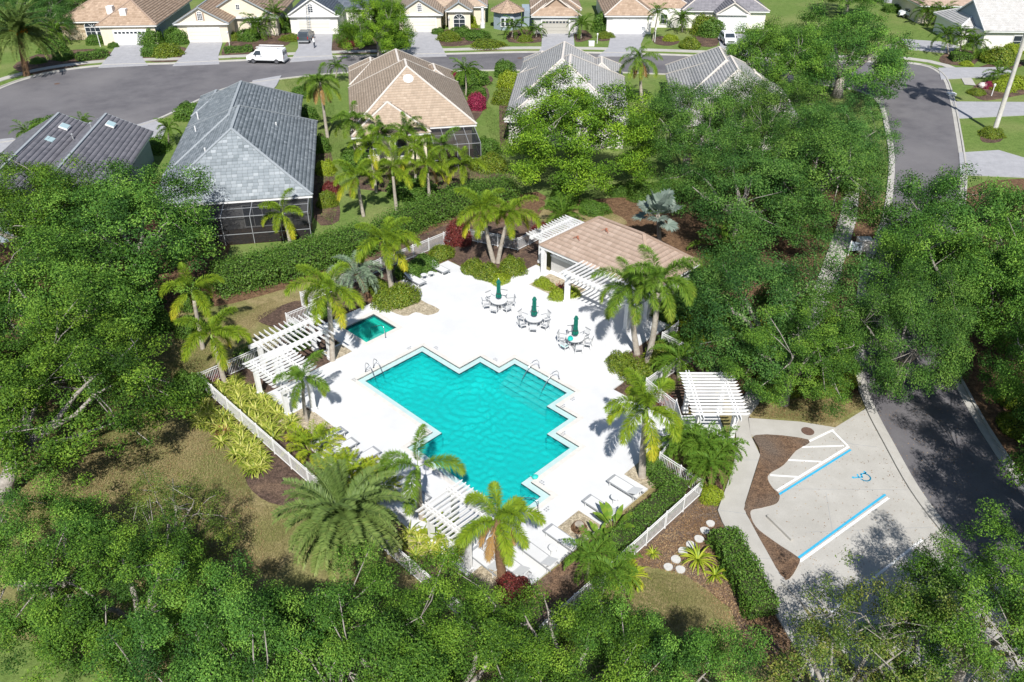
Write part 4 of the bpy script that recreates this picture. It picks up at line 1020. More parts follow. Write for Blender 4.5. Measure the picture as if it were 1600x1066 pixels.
def quadx(x, w, z0, z1, lean): return ([(x,-w,z0),(x,w,z0),(x-lean,w*.9,z1),(x-lean,-w*.9,z1),(x-.04,-w,z0),(x-.04,w,z0),(x-.04-lean,w*.9,z1),(x-.04-lean,-w*.9,z1)], [(0,1,2,3),(7,6,5,4),(0,4,5,1),(1,5,6,2),(2,6,7,3),(3,7,4,0)])
def sideq(xa, xb, y, z0, z1, la, lb, s):
    y0, y1 = y*s, (y-.13*(z1-z0)/.55)*s
    o = .015*s
    return ([(xa,y0+o,z0),(xb,y0+o,z0),(xb-lb,y1+o,z1),(xa+la,y1+o,z1),(xa,y0-o,z0),(xb,y0-o,z0),(xb-lb,y1-o,z1),(xa+la,y1-o,z1)], [(0,1,2,3),(7,6,5,4),(0,4,5,1),(1,5,6,2),(2,6,7,3),(3,7,4,0)])
wp_ = mat('white_car_paint', (.80,.81,.82), rough=.22, spec=.6); dp_ = mat('dark_grey_car_paint', (.06,.075,.09), rough=.22, spec=.6)
vanp = [(-2.85,.38),(-2.88,1.0),(-2.80,2.02),(-2.68,2.10),(1.05,2.12),(1.22,2.06),(1.98,1.32),(2.72,1.16),(2.85,.95),(2.86,.40)]
gl = [quadx(1.72, .80, 1.40, 2.0, .46) if 0 else ([(1.93,-.82,1.40),(1.93,.82,1.40),(1.30,.76,2.02),(1.30,-.76,2.02)], [(0,1,2,3)])]
for s in (-1, 1): gl.append(sideq(.55, 1.72, 1.003, 1.32, 1.86, .02, .46, s))
van = vehicle('white work van with roof rack parked at the kerb', 'van', 'work_van', gp(417, 99, .045) + Vector((0,.6,0)), math.pi + math.radians(-6), vanp, 1.98, wp_, gl, (-1.75, 1.85), .36, (-2.86, 2.84, .85))
for x in (-2.2, -.6, .9): ob('rack_bar', beam((x,-.85,2.30),(x,.85,2.30), .05, .05), M['steel'], van)
for y in (-.8, -.45, .45, .8): ob('rack_rail', beam((-2.6,y,2.34),(1.2,y,2.34), .05, .06), M['white'], van)
for x in (-2.2, .9):
    for y in (-.8, .8): ob('rack_foot', beam((x,y,2.05),(x,y,2.30), .04, .04), M['steel'], van)
for s in (-1, 1):
    ob('sill_trim', box(-2.7, s*.985-.02, .40, 2.7, s*.985+.02, .52), M['dark'], van)
    ob('rear_window', box(-2.885, s*.45-.33, 1.25, -2.855, s*.45+.33, 1.75), M['glass'], van)
    ob('door_handle', box(.45, s*.995-.02, 1.08, .62, s*.995+.02, 1.13), M['dark'], van)
for s in (-1, 1): ob('door_seam', box(.35, s*.995-.012, .5, .37, s*.995+.012, 1.9), M['grey'], van)
suvp = [(-2.25,.40),(-2.32,1.02),(-2.12,1.10),(-1.80,1.62),(-1.45,1.72),(.30,1.72),(.62,1.64),(1.22,1.12),(2.05,1.0),(2.25,.82),(2.28,.42)]
def carglass(w=.80):
    g2 = [([(1.24,-.80,1.14),(1.24,.80,1.14),(.66,.72,1.64),(.66,-.72,1.64)], [(0,1,2,3)]), ([(-2.14,.78,1.13),(-2.14,-.78,1.13),(-1.83,-.70,1.60),(-1.83,.70,1.60)], [(0,1,2,3)])]
    for s in (-1, 1): g2 += [sideq(-1.95, -.55, .955, 1.08, 1.58, .25, .02, s), sideq(-.48, 1.12, .955, 1.08, 1.58, .02, .52, s)]
    return g2
suv = vehicle('white sport utility car parked on driveway facing the street', 'car', 'parked_car', gp(1141, 72, .12) + Vector((0,2,0)), -math.pi/2, suvp, 1.9, wp_, carglass(), (-1.38, 1.42), .36, (-2.30, 2.26, .78))
ob('grille', box(2.25,-.5,.62,2.31,.5,.82), M['dark'], suv); ob('roof_rail', beam((-1.6,-.62,1.76),(.2,-.62,1.76), .04,.04), M['grey'], suv); ob('roof_rail', beam((-1.6,.62,1.76),(.2,.62,1.76), .04,.04), M['grey'], suv)
vehicle('dark grey car on the driveway beneath the ladder', 'car', 'parked_car', gp(477, 66, .12) + Vector((0,1,0)), math.pi/2, suvp, 1.88, dp_, carglass(), (-1.38, 1.42), .35, (-2.30, 2.26, .78))
vehicle('white car parked beyond the big street oak near palms', 'car', 'parked_car', gp(1424, 27, .06), math.radians(168), suvp, 1.85, wp_, carglass(), (-1.38, 1.42), .35, (-2.30, 2.26, .78))

# ------------------------------------------------------------------ person by the dark car
def person(loc, rz, label):
    t = thing('person', label, 'person', loc, rz)
    J = {'pel':(0,0,.92),'wst':(.02,0,1.10),'chs':(.06,0,1.36),'nek':(.08,0,1.50),'hd':(.11,0,1.62),'top':(.12,0,1.74),
         'hl':(0,.10,.88),'kl':(.05,.12,.48),'al':(.0,.12,.07),'tl':(.15,.13,.03),'hr':(0,-.10,.88),'kr':(.07,-.12,.48),'ar':(.02,-.12,.07),'tr':(.17,-.13,.03),
         'sl':(.06,.19,1.42),'el':(.12,.24,1.16),'wl':(.32,.20,1.05),'fl':(.40,.19,1.04),'sr':(.06,-.19,1.42),'er':(.10,-.25,1.15),'wr':(.28,-.22,.98),'fr':(.36,-.21,.96)}
    Rr = dict(pel=.15,wst=.14,chs=.16,nek=.06,hd=.095,top=.06,hl=.10,kl=.065,al=.045,tl=.035,hr=.10,kr=.065,ar=.045,tr=.035,sl=.07,el=.05,wl=.035,fl=.035,sr=.07,er=.05,wr=.035,fr=.035)
    E = [('pel','wst'),('wst','chs'),('chs','nek'),('nek','hd'),('hd','top'),('pel','hl'),('hl','kl'),('kl','al'),('al','tl'),('pel','hr'),('hr','kr'),('kr','ar'),('ar','tr'),('chs','sl'),('sl','el'),('el','wl'),('wl','fl'),('chs','sr'),('sr','er'),('er','wr'),('wr','fr')]
    ks = list(J); me = bpy.data.meshes.new('body'); me.from_pydata([J[k] for k in ks], [(ks.index(a), ks.index(b)) for a, b in E], [])
    o = ob('body', me, None, t)
    sk = o.modifiers.new('skin', 'SKIN'); o.modifiers.new('sub', 'SUBSURF').levels = 2; o.modifiers['sub'].render_levels = 2
    for i, k in enumerate(ks):
        d = me.skin_vertices[0].data[i]; d.radius = (Rr[k], Rr[k]); d.use_root = (k == 'pel')
    m, nt, bs = nodes('skin_and_clothes'); N, L = nt.nodes.new, nt.links.new
    tc = N('ShaderNodeTexCoord'); sx = N('ShaderNodeSeparateXYZ'); L(tc.outputs['Object'], sx.inputs[0])
    cr = N('ShaderNodeValToRGB'); cr.color_ramp.interpolation = 'CONSTANT'
    el = cr.color_ramp.elements; el[0].color = (.03,.03,.03,1); el[0].position = 0
    for p, c in ((.07,(.06,.07,.10)), (.50,(.78,.78,.78)), (.82,(.45,.27,.19)), (.92,(.05,.035,.025))): e = el.new(p); e.color = (*c, 1)
    dv = N('ShaderNodeMath'); dv.operation = 'DIVIDE'; dv.inputs[1].default_value = 1.82
    L(sx.outputs[2], dv.inputs[0]); L(dv.outputs[0], cr.inputs[0]); L(cr.outputs[0], bs.inputs['Base Color']); bs.inputs['Roughness'].default_value = .8
    me.materials.append(m)
    hb = MB().add(lathe([(.02,.02),(.10,.0),(.115,.05),(.095,.12),(.03,.155)], 12)); ob('hair', hb, mat('dark_hair', (.03,.022,.016), rough=.7), t, (.10,0,1.63))
    nb = MB().add(lathe([(.018,0),(.014,.03),(.004,.045)], 6)); ob('nose', nb, mat('skin', (.45,.27,.19), rough=.6), t, (.20,0,1.60))
person(gp(492, 75, .12), math.pi*.9, 'person in white shirt and dark trousers standing beside the dark car')
# ------------------------------------------------------------------ vegetation
def leaf_quads(C, N, L, Wd, rg, fold=.0):
    n = len(C)
    N = N / (np.linalg.norm(N, axis=1, keepdims=True) + 1e-9)
    a = rg.normal(size=(n, 3)); t = a - N * np.sum(a*N, 1, keepdims=True); t /= np.linalg.norm(t, axis=1, keepdims=True) + 1e-9
    s = np.cross(N, t)
    L = (L * rg.uniform(.7, 1.3, n))[:, None]; w = (Wd * rg.uniform(.75, 1.25, n))[:, None]
    V = np.stack([C - t*L*.5, C + s*w*.5 - t*L*.05 + N*fold, C + t*L*.5, C - s*w*.5 - t*L*.05 + N*fold], 1).reshape(-1, 3)
    F = np.arange(4*n).reshape(n, 4)
    return V, F
def oak_meshes(seed, R, H, nclump, nleaf, leaf, lean=(0, 0), spread=1.0, flat=.55, dens=.62):
    rg = np.random.default_rng(seed); rr = random.Random(seed)
    ph = rg.uniform(0, 6.28, 8)
    def bulge(az, el): return 1 + .16*np.sin(2*az+ph[0]) + .13*np.sin(3*az+ph[1]) + .10*np.sin(5*az+ph[2]+2*el) + .08*np.sin(7*az+ph[3])
    top = Vector((lean[0], lean[1], 0))
    # clump centres through the crown's outer volume
    az = rg.uniform(0, 6.283, nclump); el = np.arcsin(rg.uniform(-.28, 1, nclump)); rad = R * bulge(az, el) * rg.uniform(.35, 1.0, nclump)**.45
    zc = H * (1 - flat)
    C = np.stack([rad*np.cos(el)*np.cos(az) + lean[0], rad*np.cos(el)*np.sin(az) + lean[1], zc + (H - zc)/R * rad*np.sin(el)], 1)
    C[:, 2] = np.maximum(C[:, 2], H*.22)
    csz = rg.uniform(.55, 1.15, nclump) * R * .145
    ctint = np.clip(rg.normal(.45, .24, nclump), 0, 1)
    per = (csz**2 / np.sum(csz**2) * nleaf).astype(int)
    idx = np.repeat(np.arange(nclump), per); n = len(idx)
    off = rg.normal(size=(n, 3)); off /= np.linalg.norm(off, axis=1, keepdims=True); off *= (rg.uniform(0, 1, n)**.5)[:, None]
    off[:, 2] *= .62
    P = C[idx] + off * csz[idx][:, None] * 1.12
    cen = np.array([lean[0], lean[1], zc])
    out = P - cen; out /= np.linalg.norm(out, axis=1, keepdims=True)
    N = .55*np.array([0, 0, 1.]) + .45*out + .55*off + .55*rg.normal(size=(n, 3))
    V, F = leaf_quads(P, N, leaf, leaf*.55, rg, leaf*.06)
    T = np.clip(ctint[idx] + rg.normal(0, .21, n), 0, 1)
    crown = npmesh('crown', V, F, T)
    # trunk and limbs
    mb = MB(); tr = R*.055 + .08
    fork = Vector((lean[0]*.25, lean[1]*.25, H*.26))
    mb.add(tube([(0,0,-.1), (lean[0]*.05, lean[1]*.05, H*.10), fork], [tr*1.45, tr*1.05, tr*.9], 9))
    limbs = []
    for k in range(7):
        a = 6.283*k/7 + rr.uniform(-.35, .35); r = R*rr.uniform(.5, .75)
        e = Vector((lean[0]+r*math.cos(a), lean[1]+r*math.sin(a), H*rr.uniform(.5, .74)))
        pts = []
        for i in range(7):
            t = i/6; b = fork.lerp(e, t); b.z += math.sin(t*math.pi)*H*.05*rr.uniform(-.4, 1); b.x += rr.uniform(-.2,.2)*R*.12; b.y += rr.uniform(-.2,.2)*R*.12
            pts.append(b)
        pts[0] = fork
        mb.add(tube(pts, [tr*.5*(1-t)**.9 + .018 for t in np.linspace(0, 1, 7)], 7)); limbs.append(pts)
    nodes_ = [(p, tr*.55*(1 - i/6)**.8 + .025) for l in limbs for i, p in enumerate(l) if i >= 2]
    for i in rg.permutation(nclump)[:min(nclump, 40)]:
        c = Vector(C[i]); p, r = min(nodes_, key=lambda q: (q[0]-c).length)
        m = p.lerp(c, .5) + Vector((rr.uniform(-1,1), rr.uniform(-1,1), rr.uniform(-.6,.9)))*R*.05
        e2 = c + (c - p).normalized()*csz[i]*.2
        mb.add(tube([p, m, c, e2], [min(r*.6, .05), .03, .018, .008], 5, False))
    return crown, mb.mesh('trunk', True)
OAK = {}
def oak(px, py, R, H, lab, var=0, kind='oak', world=None, rz=None, zfrac=.62, lx=0, ly=0):
    spec = {'oak': (7.0, 9.0, 300, 72000, .165), 'oakd': (7.0, 9.0, 310, 74000, .15), 'near': (4.2, 7.6, 190, 74000, .098), 'oakb': (7.0, 10.5, 290, 76000, .185), 'oaks': (4.2, 7.0, 150, 17000, .12), 'lean': (4.8, 7.6, 190, 42000, .12)}[kind]
    key = (kind, var)
    if key not in OAK:
        r0, h0, nc, nl, lf = spec
        ln = (3.4, 2.6) if kind == 'lean' else (0, 0)
        c, t = oak_meshes(100 + 17*var + len(kind)*7, r0, h0, nc, nl, lf, ln, flat=.55 if kind != 'oakb' else .62)
        c.materials.append(M[{'near': 'oak', 'lean': 'oak'}.get(kind, kind)]); t.materials.append(M['bark'])
        OAK[key] = (c, t, r0, h0)
    c, t, r0, h0 = OAK[key]
    p = Vector(world) if world else gp(px, py, H*zfrac) if kind != 'lean' else gp(px, py)
    o = thing('oak_tree', lab, 'tree', (p.x, p.y, 0), rnd.uniform(0, 6.28) if rz is None else rz, 'oaks round the terrace', (R/r0, R/r0, H/h0))
    ob('crown', c, None, o); ob('trunk', t, None, o)
    return o
for a in [
 (195,345,7.3,9.2,'live oak whose crown hides the lanai end of the slate-roofed house',0,'oak'),
 (30,330,7.0,8.6,'live oak spreading against the mauve-grey tiled roof',1,'oak'),
 (75,470,6.6,8.6,'live oak between the mauve-grey roof and the leaning trunk',2,'oak'),
 (10,590,4.6,7.5,'smaller live oak beyond the leaning oak trunk',0,'near'),
 (75,865,3.8,7.0,'live oak on the dry lawn beside a bare pale limb',1,'near'),
 (200,925,4.0,7.0,'live oak beyond the shadowed dry lawn corner',2,'near'),
 (325,1015,3.8,7.4,'live oak on the dry lawn behind the date palm',0,'near'),
 (455,1020,3.8,7.4,'dense live oak below the big date palm',1,'near'),
 (590,1025,3.8,7.2,'dense live oak between the date palm and the poolside pergola',2,'near'),
 (715,1035,3.7,7.0,'dense live oak at the foot of the brown-trunked palm',0,'near'),
 (895,1030,3.5,7.0,'live oak beside the feathery palm at the fence',1,'near'),
 (1045,1065,3.2,6.8,'live oak shading the small dry lawn by the hedge',2,'near'),
 (1435,1000,3.4,6.8,'thin-leaved oak with bare twigs over the parking bay',0,'oaks'),
 (1320,1045,3.2,6.2,'thin-leaved olive-green oak over the foot of the walk',1,'oaks'),
 (1540,965,3.8,7.2,'live oak between the parking bays and the road',2,'near'),
 (1545,350,7.0,9.0,'live oak over the far verge near the shaded driveway',0,'oak'),
 (1520,425,5.6,8.6,'live oak overhanging the middle of the curving road',1,'oak'),
 (1625,455,5.2,8.4,'live oak with bare pale limbs beyond the road bend',2,'oak'),
 (1262,262,7.0,9.6,'broad dark oak between the clubhouse and the road junction',0,'oakd'),
 (1165,290,6.4,8.8,'dark oak behind the silver fan palm',1,'oakd'),
 (1425,510,4.0,8.4,'dark oak over the roadside walk and utility cabinet',1,'oakd'),
 (1205,470,5.8,8.2,'dark oak between the clubhouse roof and the walk',0,'oakd'),
 (1245,540,3.9,7.2,'dark oak overhanging the entrance pergola corner',2,'near'),
 (1080,190,5.6,9.0,'dark oak hiding the second light grey roof',1,'oakd'),
 (1190,175,5.6,8.8,'dark oak near the street behind the light grey roof',0,'oakd'),
 (900,190,7.2,10.5,'bright green tree with pale branches before the light grey roof',0,'oakb'),
 (1305,212,5.0,8.6,'dark oak beside the kerb of the road junction',1,'oakd'),
 (1325,72,9.0,10.5,'huge street oak over the road junction',2,'oak'),
 (1212,85,6.2,10.0,'street oak beside the white parked car',1,'oak'),
 (588,28,5.2,9.4,'street oak with pale trunk beside the ladder house driveway',0,'oakb'),
 (20,5,6.5,8.0,'dark background oak beside the palm with orange fruit',0,'oakd'),
 (62,12,5.5,8.0,'dark background oak between the fruiting palm and the pale trunk',1,'oakd'),
 (125,-6,6.0,8.0,'dark background oak behind the pale palm trunk',1,'oakd'),
 (1330,-20,6.0,8.0,'background oak beyond the junction',0,'oak')]: oak(*a)
oak(0, 0, 5.0, 13.0, 'tall live oak shading the curving road and its far kerb', 0, 'near', (28.6, 27.0, 0))
oak(0, 0, 4.6, 12.5, 'tall live oak shading the asphalt beside the parking bays', 1, 'near', (26.2, 21.0, 0))
oak(0, 0, 4.0, 12.0, 'tall live oak hanging over the road kerb by the leaf litter', 2, 'near', (30.6, 34.6, 0))
oak(262, 805, 2.7, 5.2, 'small thin oak alone on the dry lawn', 0, 'oaks')
oak(8, 778, 5.6, 8.2, 'leaning oak with thick pale trunk and open crown over dry lawn', 0, 'lean', rz=.12)

# ---- palms
def frond_mesh(seed, L, elev, arch, nl, ll, plum, wl, yellow, droop=.35, petiole=.12, rr_=.022, power=1.3):
    rg = np.random.default_rng(seed); n = 14
    pts = [np.array([.05, 0, 0.])]; ang = []
    for i in range(n):
        t = (i+.5)/n; a = elev - arch*t**power; ang.append(a)
        pts.append(pts[-1] + np.array([math.cos(a), 0, math.sin(a)])*L/n)
    pts = np.array(pts)
    t = np.sort(rg.uniform(petiole, 1.0, nl)); x = t*n; i = np.minimum(x.astype(int), n-1); f = (x - i)[:, None]
    B = pts[i]*(1-f) + pts[i+1]*f
    d = pts[i+1] - pts[i]; d /= np.linalg.norm(d, axis=1, keepdims=True)
    side = np.array([0, 1., 0]); up = np.cross(d, side); up *= np.sign(up[:, 2:3] + 1e-6)
    if plum: phi = rg.uniform(-.5, math.pi+.5, nl) if plum == 1 else rg.uniform(-.25, math.pi+.25, nl)
    else: phi = np.where(rg.random(nl) < .5, .28, math.pi-.28) + rg.normal(0, .16, nl)
    D = side*np.cos(phi)[:, None] + up*np.sin(phi)[:, None] + d*rg.uniform(.35, .85, nl)[:, None]
    D /= np.linalg.norm(D, axis=1, keepdims=True)
    ln = ll*(.45 + .55*np.sin(np.pi*np.clip((t-petiole)/(1-petiole), 0, 1)**.75))*rg.uniform(.85, 1.15, nl)
    ln = np.maximum(ln, ll*.38)[:, None]
    mid = B + D*ln*.45; tip = B + D*ln; mid[:, 2] -= droop*.18*ln[:, 0]; tip[:, 2] -= droop*ln[:, 0]
    w = np.cross(D, np.array([0, 0, 1.])); w /= np.linalg.norm(w, axis=1, keepdims=True) + 1e-6; w = w*wl/2 + up*rg.uniform(-.35, .35, nl)[:, None]*wl/2
    V = np.stack([B, mid+w, tip, mid-w], 1).reshape(-1, 3); F = np.arange(4*nl).reshape(nl, 4)
    T = np.clip(.22 + yellow*(.25 + .75*t) + rg.normal(0, .13, nl), 0, 1)
    mb = MB().add(tube([tuple(p) for p in pts[::2]], list(np.linspace(rr_, .006, len(pts[::2]))), 5))
    V2 = np.array(mb.v); F2 = [q for q in mb.f if len(q) == 4]
    return npmesh('frond', np.vstack([V, V2]), np.vstack([F, np.array(F2) + len(V)]), np.concatenate([T, np.full(len(F2), .62)]))
def fan_mesh(seed, pet, r, elev, nseg, yellow=0.0):
    rg = np.random.default_rng(seed); V, F, T = [], [], []
    def add(q, tt): F.append(tuple(range(len(V), len(V)+4))); V.extend(q); T.append(tt)
    dirv = np.array([math.cos(elev), 0, math.sin(elev)]); c = dirv*pet; c[2] -= .08*pet
    s = np.array([0, 1., 0]); nrm = np.cross(dirv, s)
    add([np.array([0,.02,0]), c+s*.015, c-s*.015, np.array([0,-.02,0])], .6)
    for k in range(nseg):
        a = (k/(nseg-1)-.5)*4.7 + rg.normal(0, .03); D = dirv*math.cos(a) + s*math.sin(a) - nrm*(.12+.28*abs(a)/2.3)*(-1)
        D = D/np.linalg.norm(D); ln = r*(1-.12*abs(a)/2.4)*rg.uniform(.9, 1.08)
        sd = np.cross(D, nrm); sd /= np.linalg.norm(sd); tip = c + D*ln; tip[2] -= .25*ln*rg.uniform(.4, 1.2)
        m = c + D*ln*.6; wv = sd*r*.085
        add([c, m+wv, tip, m-wv], float(np.clip(.45 + rg.normal(0, .16) + yellow, 0, 1)))
    return npmesh('frond', np.array(V), np.array(F), np.array(T))
FR = {}
def frond_set(sp):
    if sp in FR: return FR[sp]
    S = []
    if sp in ('fox', 'foxg', 'queen'):
        mt = M['fox'] if sp == 'fox' else M['foxg']
        for k, (e, a) in enumerate([(1.25,1.5),(.95,1.9),(.65,2.0),(.35,1.9),(.05,1.6),(-.35,1.1)]):
            me = frond_mesh(40+k, 2.75 if sp != 'queen' else 3.2, e, a, 520 if sp != 'queen' else 300, .60 if sp != 'queen' else .66, 1 if sp != 'queen' else 2, .034, (.12, .22, .30, .38, .48, .8)[k] if sp == 'fox' else .25 + .08*k, .35 if sp != 'queen' else .75)
            me.materials.append(mt); S.append(me)
    elif sp == 'date':
        for k, (e, a) in enumerate([(1.25,1.0),(1.0,1.4),(.75,1.65),(.45,1.7),(.15,1.5),(-.2,1.1)]):
            me = frond_mesh(60+k, 3.4, e, a, 330, .50, 0, .042, .28 + .06*k, .12, .10, .03); me.materials.append(M['date']); S.append(me)
    elif sp == 'pygmy':
        for k, (e, a) in enumerate([(1.2,1.3),(.9,1.7),(.6,1.9),(.25,1.9),(-.1,1.5)]):
            me = frond_mesh(70+k, 1.45, e, a, 150, .30, 0, .026, .12 + .05*k, .15, .08, .014); me.materials.append(M['foxg']); S.append(me)
    elif sp == 'pindo':
        for k, (e, a) in enumerate([(1.2,1.9),(.95,2.3),(.65,2.5),(.3,2.2)]):
            me = frond_mesh(80+k, 2.5, e, a, 190, .48, 0, .034, .3, .2, .12, .02); me.materials.append(M['pindo']); S.append(me)
    elif sp == 'areca':
        for k, (e, a) in enumerate([(1.35,.9),(1.15,1.2),(.9,1.5),(.6,1.6)]):
            me = frond_mesh(90+k, 1.8, e, a, 110, .42, 0, .045, .42 + .12*k, .25, .18, .016); me.materials.append(M['fox']); S.append(me)
    elif sp == 'bis':
        for k, e in enumerate((1.3, .95, .6, .25, -.1)):
            me = fan_mesh(30+k, 1.25, 1.0, e, 34); me.materials.append(M['bis']); S.append(me)
    elif sp == 'lady':
        for k, e in enumerate((1.3, 1.0, .65, .3)):
            me = fan_mesh(20+k, .8, .55, e, 15, .15 + .1*k); me.materials.append(M['lime'] if k > 1 else M['fox']); S.append(me)
    FR[sp] = S; return S
def palm(sp, base, crown, lab, n=11, tr=.15, bark='palmbark', scale=1.0, group='palms', skew=None, shaft=True, pick=None, name='palm_tree', seed=None, fruit=False, dead=0, upright=False, zb=.02):
    b = gp(*base, zb); rg = random.Random(seed if seed is not None else int(base[0]*7 + base[1]))
    c_, s_ = math.cos(PITCH), math.sin(PITCH); dx, dv = (crown[0]-800)/FPX, -(crown[1]-533)/FPX
    d = (dx, c_ + dv*s_, -s_ + dv*c_); t_ = b.y/d[1]
    top = Vector((d[0]*t_, b.y, CAM_H + d[2]*t_)) - b
    top.z = max(top.z, .25)
    t = thing(name, lab, 'palm', b, 0, group)
    if top.z > .5:
        bend = Vector((rg.uniform(-.1,.1), rg.uniform(-.1,.1), 0))
        sh = .9*scale if shaft else 0
        pts = [Vector((0,0,-.05)), Vector((0,0,.12)), top*.35 + bend, top*.7 + bend*.6, top - Vector((0,0,sh*.95))]
        ob('trunk', MB().add(tube(pts, [tr*1.5, tr*1.15, tr, tr*.9, tr*.8], 10)).mesh('trunk', True), M[bark], t)
        if shaft: ob('crownshaft', MB().add(tube([top - Vector((0,0,sh)), top - Vector((0,0,sh*.6)), top], [tr*.85, tr*1.0, tr*.42], 8)).mesh('shaft', True), M['shaft'], t)
    S = frond_set(sp); ga = rg.uniform(0, 6.28)
    for k in range(n):
        v = pick[k % len(pick)] if pick else int(k*len(S)/n)
        f = ob('frond', S[v], None, t, tuple(top - Vector((0, 0, rg.uniform(0, .12)))), (rg.uniform(-.12,.12), rg.uniform(-.12,.12), (ga + k*2.399 + rg.uniform(-.25,.25)) if skew is None else skew[k % len(skew)]), scale*rg.uniform(.88, 1.1))
    if dead:
        dm = FR.setdefault('deadmesh', None)
        if dm is None:
            dm = frond_mesh(99, 2.4, -.8, .8, 160, .5, 1, .05, .5, .8); dm.materials.append(tintmat('dead_frond', [(.16,.09,.04), (.27,.16,.06), (.36,.22,.08), (.45,.30,.10)], .8, .1, .2)); FR['deadmesh'] = dm
        for k in range(dead): ob('dead_frond', dm, None, t, tuple(top - Vector((0,0,.2))), (0, 0, k*6.28/dead + ga), scale*.9)
    if fruit:
        for k in range(7):
            a = k*.9 + .3; q = MB()
            for j in range(26): q.add(lathe([(.01,0),(.075,.06),(.075,.12),(.01,.18)], 5), None, Matrix.Translation((rg.gauss(0,.22), rg.gauss(0,.22), rg.gauss(0,.2))))
            ob('fruit_bunch', q, M['orange'], t, tuple(top + Vector((math.cos(a)*.75, math.sin(a)*.75, -.05 + .3*rg.random()))))
    return t
PALMS = [
 ('fox',(613,457),(600,375),'tall foxtail palm between the loungers and the clipped bush',12,.20),
 ('fox',(520,565),(512,452),'foxtail palm at the pergola beside the spa',10,.17),
 ('fox',(317,545),(299,452),'yellowing foxtail palm on the dry lawn edge',7,.14),
 ('fox',(352,600),(330,523),'foxtail palm with pale trunk at the fence corner',9,.15),
 ('foxg',(480,660),(472,592),'slim palm standing before the shaded pergola',7,.11),
 ('foxg',(660,812),(652,728),'three-frond foxtail palm beside the poolside pergola',5,.16),
 ('fox',(785,905),(777,812),'foxtail palm with brown fibrous trunk over loungers',9,.21),
 ('fox',(1003,747),(1010,638),'single foxtail palm in the gravel pad by the entrance',10,.19),
 ('foxg',(1012,566),(1032,437),'taller of the twin foxtail palms before the clubhouse',13,.20),
 ('foxg',(995,553),(985,447),'shorter of the twin foxtail palms before the clubhouse',12,.19),
 ('fox',(771,410),(755,328),'leaning foxtail palm of the pair in the yellow bush bed',10,.18),
 ('fox',(778,411),(796,333),'outward-leaning foxtail palm of the pair in the bush bed',10,.17),
 ('fox',(568,338),(558,275),'foxtail palm in the hedge row behind the tall terrace palm',9,.15),
 ('fox',(620,330),(613,262),'foxtail palm in the hedge row before the beige house',9,.15),
 ('fox',(672,320),(667,257),'foxtail palm in the hedge row beside the lanai',9,.15),
 ('fox',(725,303),(722,258),'foxtail palm on lawn beside the beige house lanai',8,.14),
 ('fox',(453,378),(441,332),'small foxtail palm before the slate-roofed lanai',8,.13),
 ('foxg',(557,250),(550,188),'foxtail palm at the beige house corner',10,.14),
 ('foxg',(598,258),(592,208),'foxtail palm before the beige house window',10,.14),
 ('foxg',(640,255),(634,203),'foxtail palm before the beige house gable',9,.14),
 ('fox',(588,300),(578,228),'slim foxtail palm behind the hedge row near the beige house',9,.13),
 ('fox',(652,300),(648,232),'slim foxtail palm between the hedge row and the lanai',9,.13),
 ('foxg',(700,272),(692,228),'short foxtail palm beside the beige lanai screen',9,.13),
 ('foxg',(512,215),(500,128),'tall palm with hanging dead fronds between the two roofs',12,.17),
 ('queen',(1003,160),(1000,92),'queen palm with brown skirt beside the light grey roof',15,.2),
]
for sp, b_, c_, lab, n, tr in PALMS:
    kw = {}
    if 'brown fibrous' in lab: kw = dict(bark='palmfibre', dead=5, shaft=False, pick=[0,1,1,2,2,3,3,3,2], scale=.86)
    if 'hanging dead' in lab or 'brown skirt' in lab: kw = dict(dead=6, shaft=False)
    if 'three-frond' in lab: kw = dict(pick=[0,2,3,3,1], skew=[1.4, 2.7, .2, 4.6, 3.6], bark='palmbark')
    if lab.startswith('foxtail palm in the hedge row') or 'yellowing' in lab: kw = dict(dead=1)
    if 'slim palm' in lab: kw = dict(scale=.75)
    palm(sp, b_, c_, lab, n, tr, scale=kw.pop('scale', 1.0 if n > 9 else .92), **kw)
palm('date',(545,905),(534,806),'big spreading date palm below the yellow clump palms',64,.34,'palmfibre',.93,shaft=False)
palm('date',(42,118),(30,52),'canary date palm with orange fruit by the cul-de-sac',56,.42,'palmfibre',1.6,shaft=False,fruit=True)
palm('pindo',(577,468),(556,428),'blue-green arching palm behind the spa',22,.24,'palmfibre',1.0,shaft=False)
palm('bis',(1030,395),(1028,335),'silver fan palm behind the clubhouse roof',17,.2,'palmbark',1.1,shaft=False)
palm('fox',(1553,207),(1640,-60),'very tall pale palm trunk standing in the corner lawn',14,.24,'palmwhite',1.5)
palm('fox',(100,46),(80,-45),'tall pale palm trunk before the dark background oaks',12,.2,'palmwhite',1.3)
for i, (b_, c_) in enumerate([((1080,725),(1078,690)),((1105,735),(1103,692)),((1132,728),(1128,698)),((1110,760),(1112,722)),((1070,712),(1062,690))]):
    palm('pygmy', b_, c_, 'pygmy date palm in the cluster beside the entrance walk', 22, .09, 'palmfibre', 1.15, 'pygmy date palms by the entrance', shaft=False)
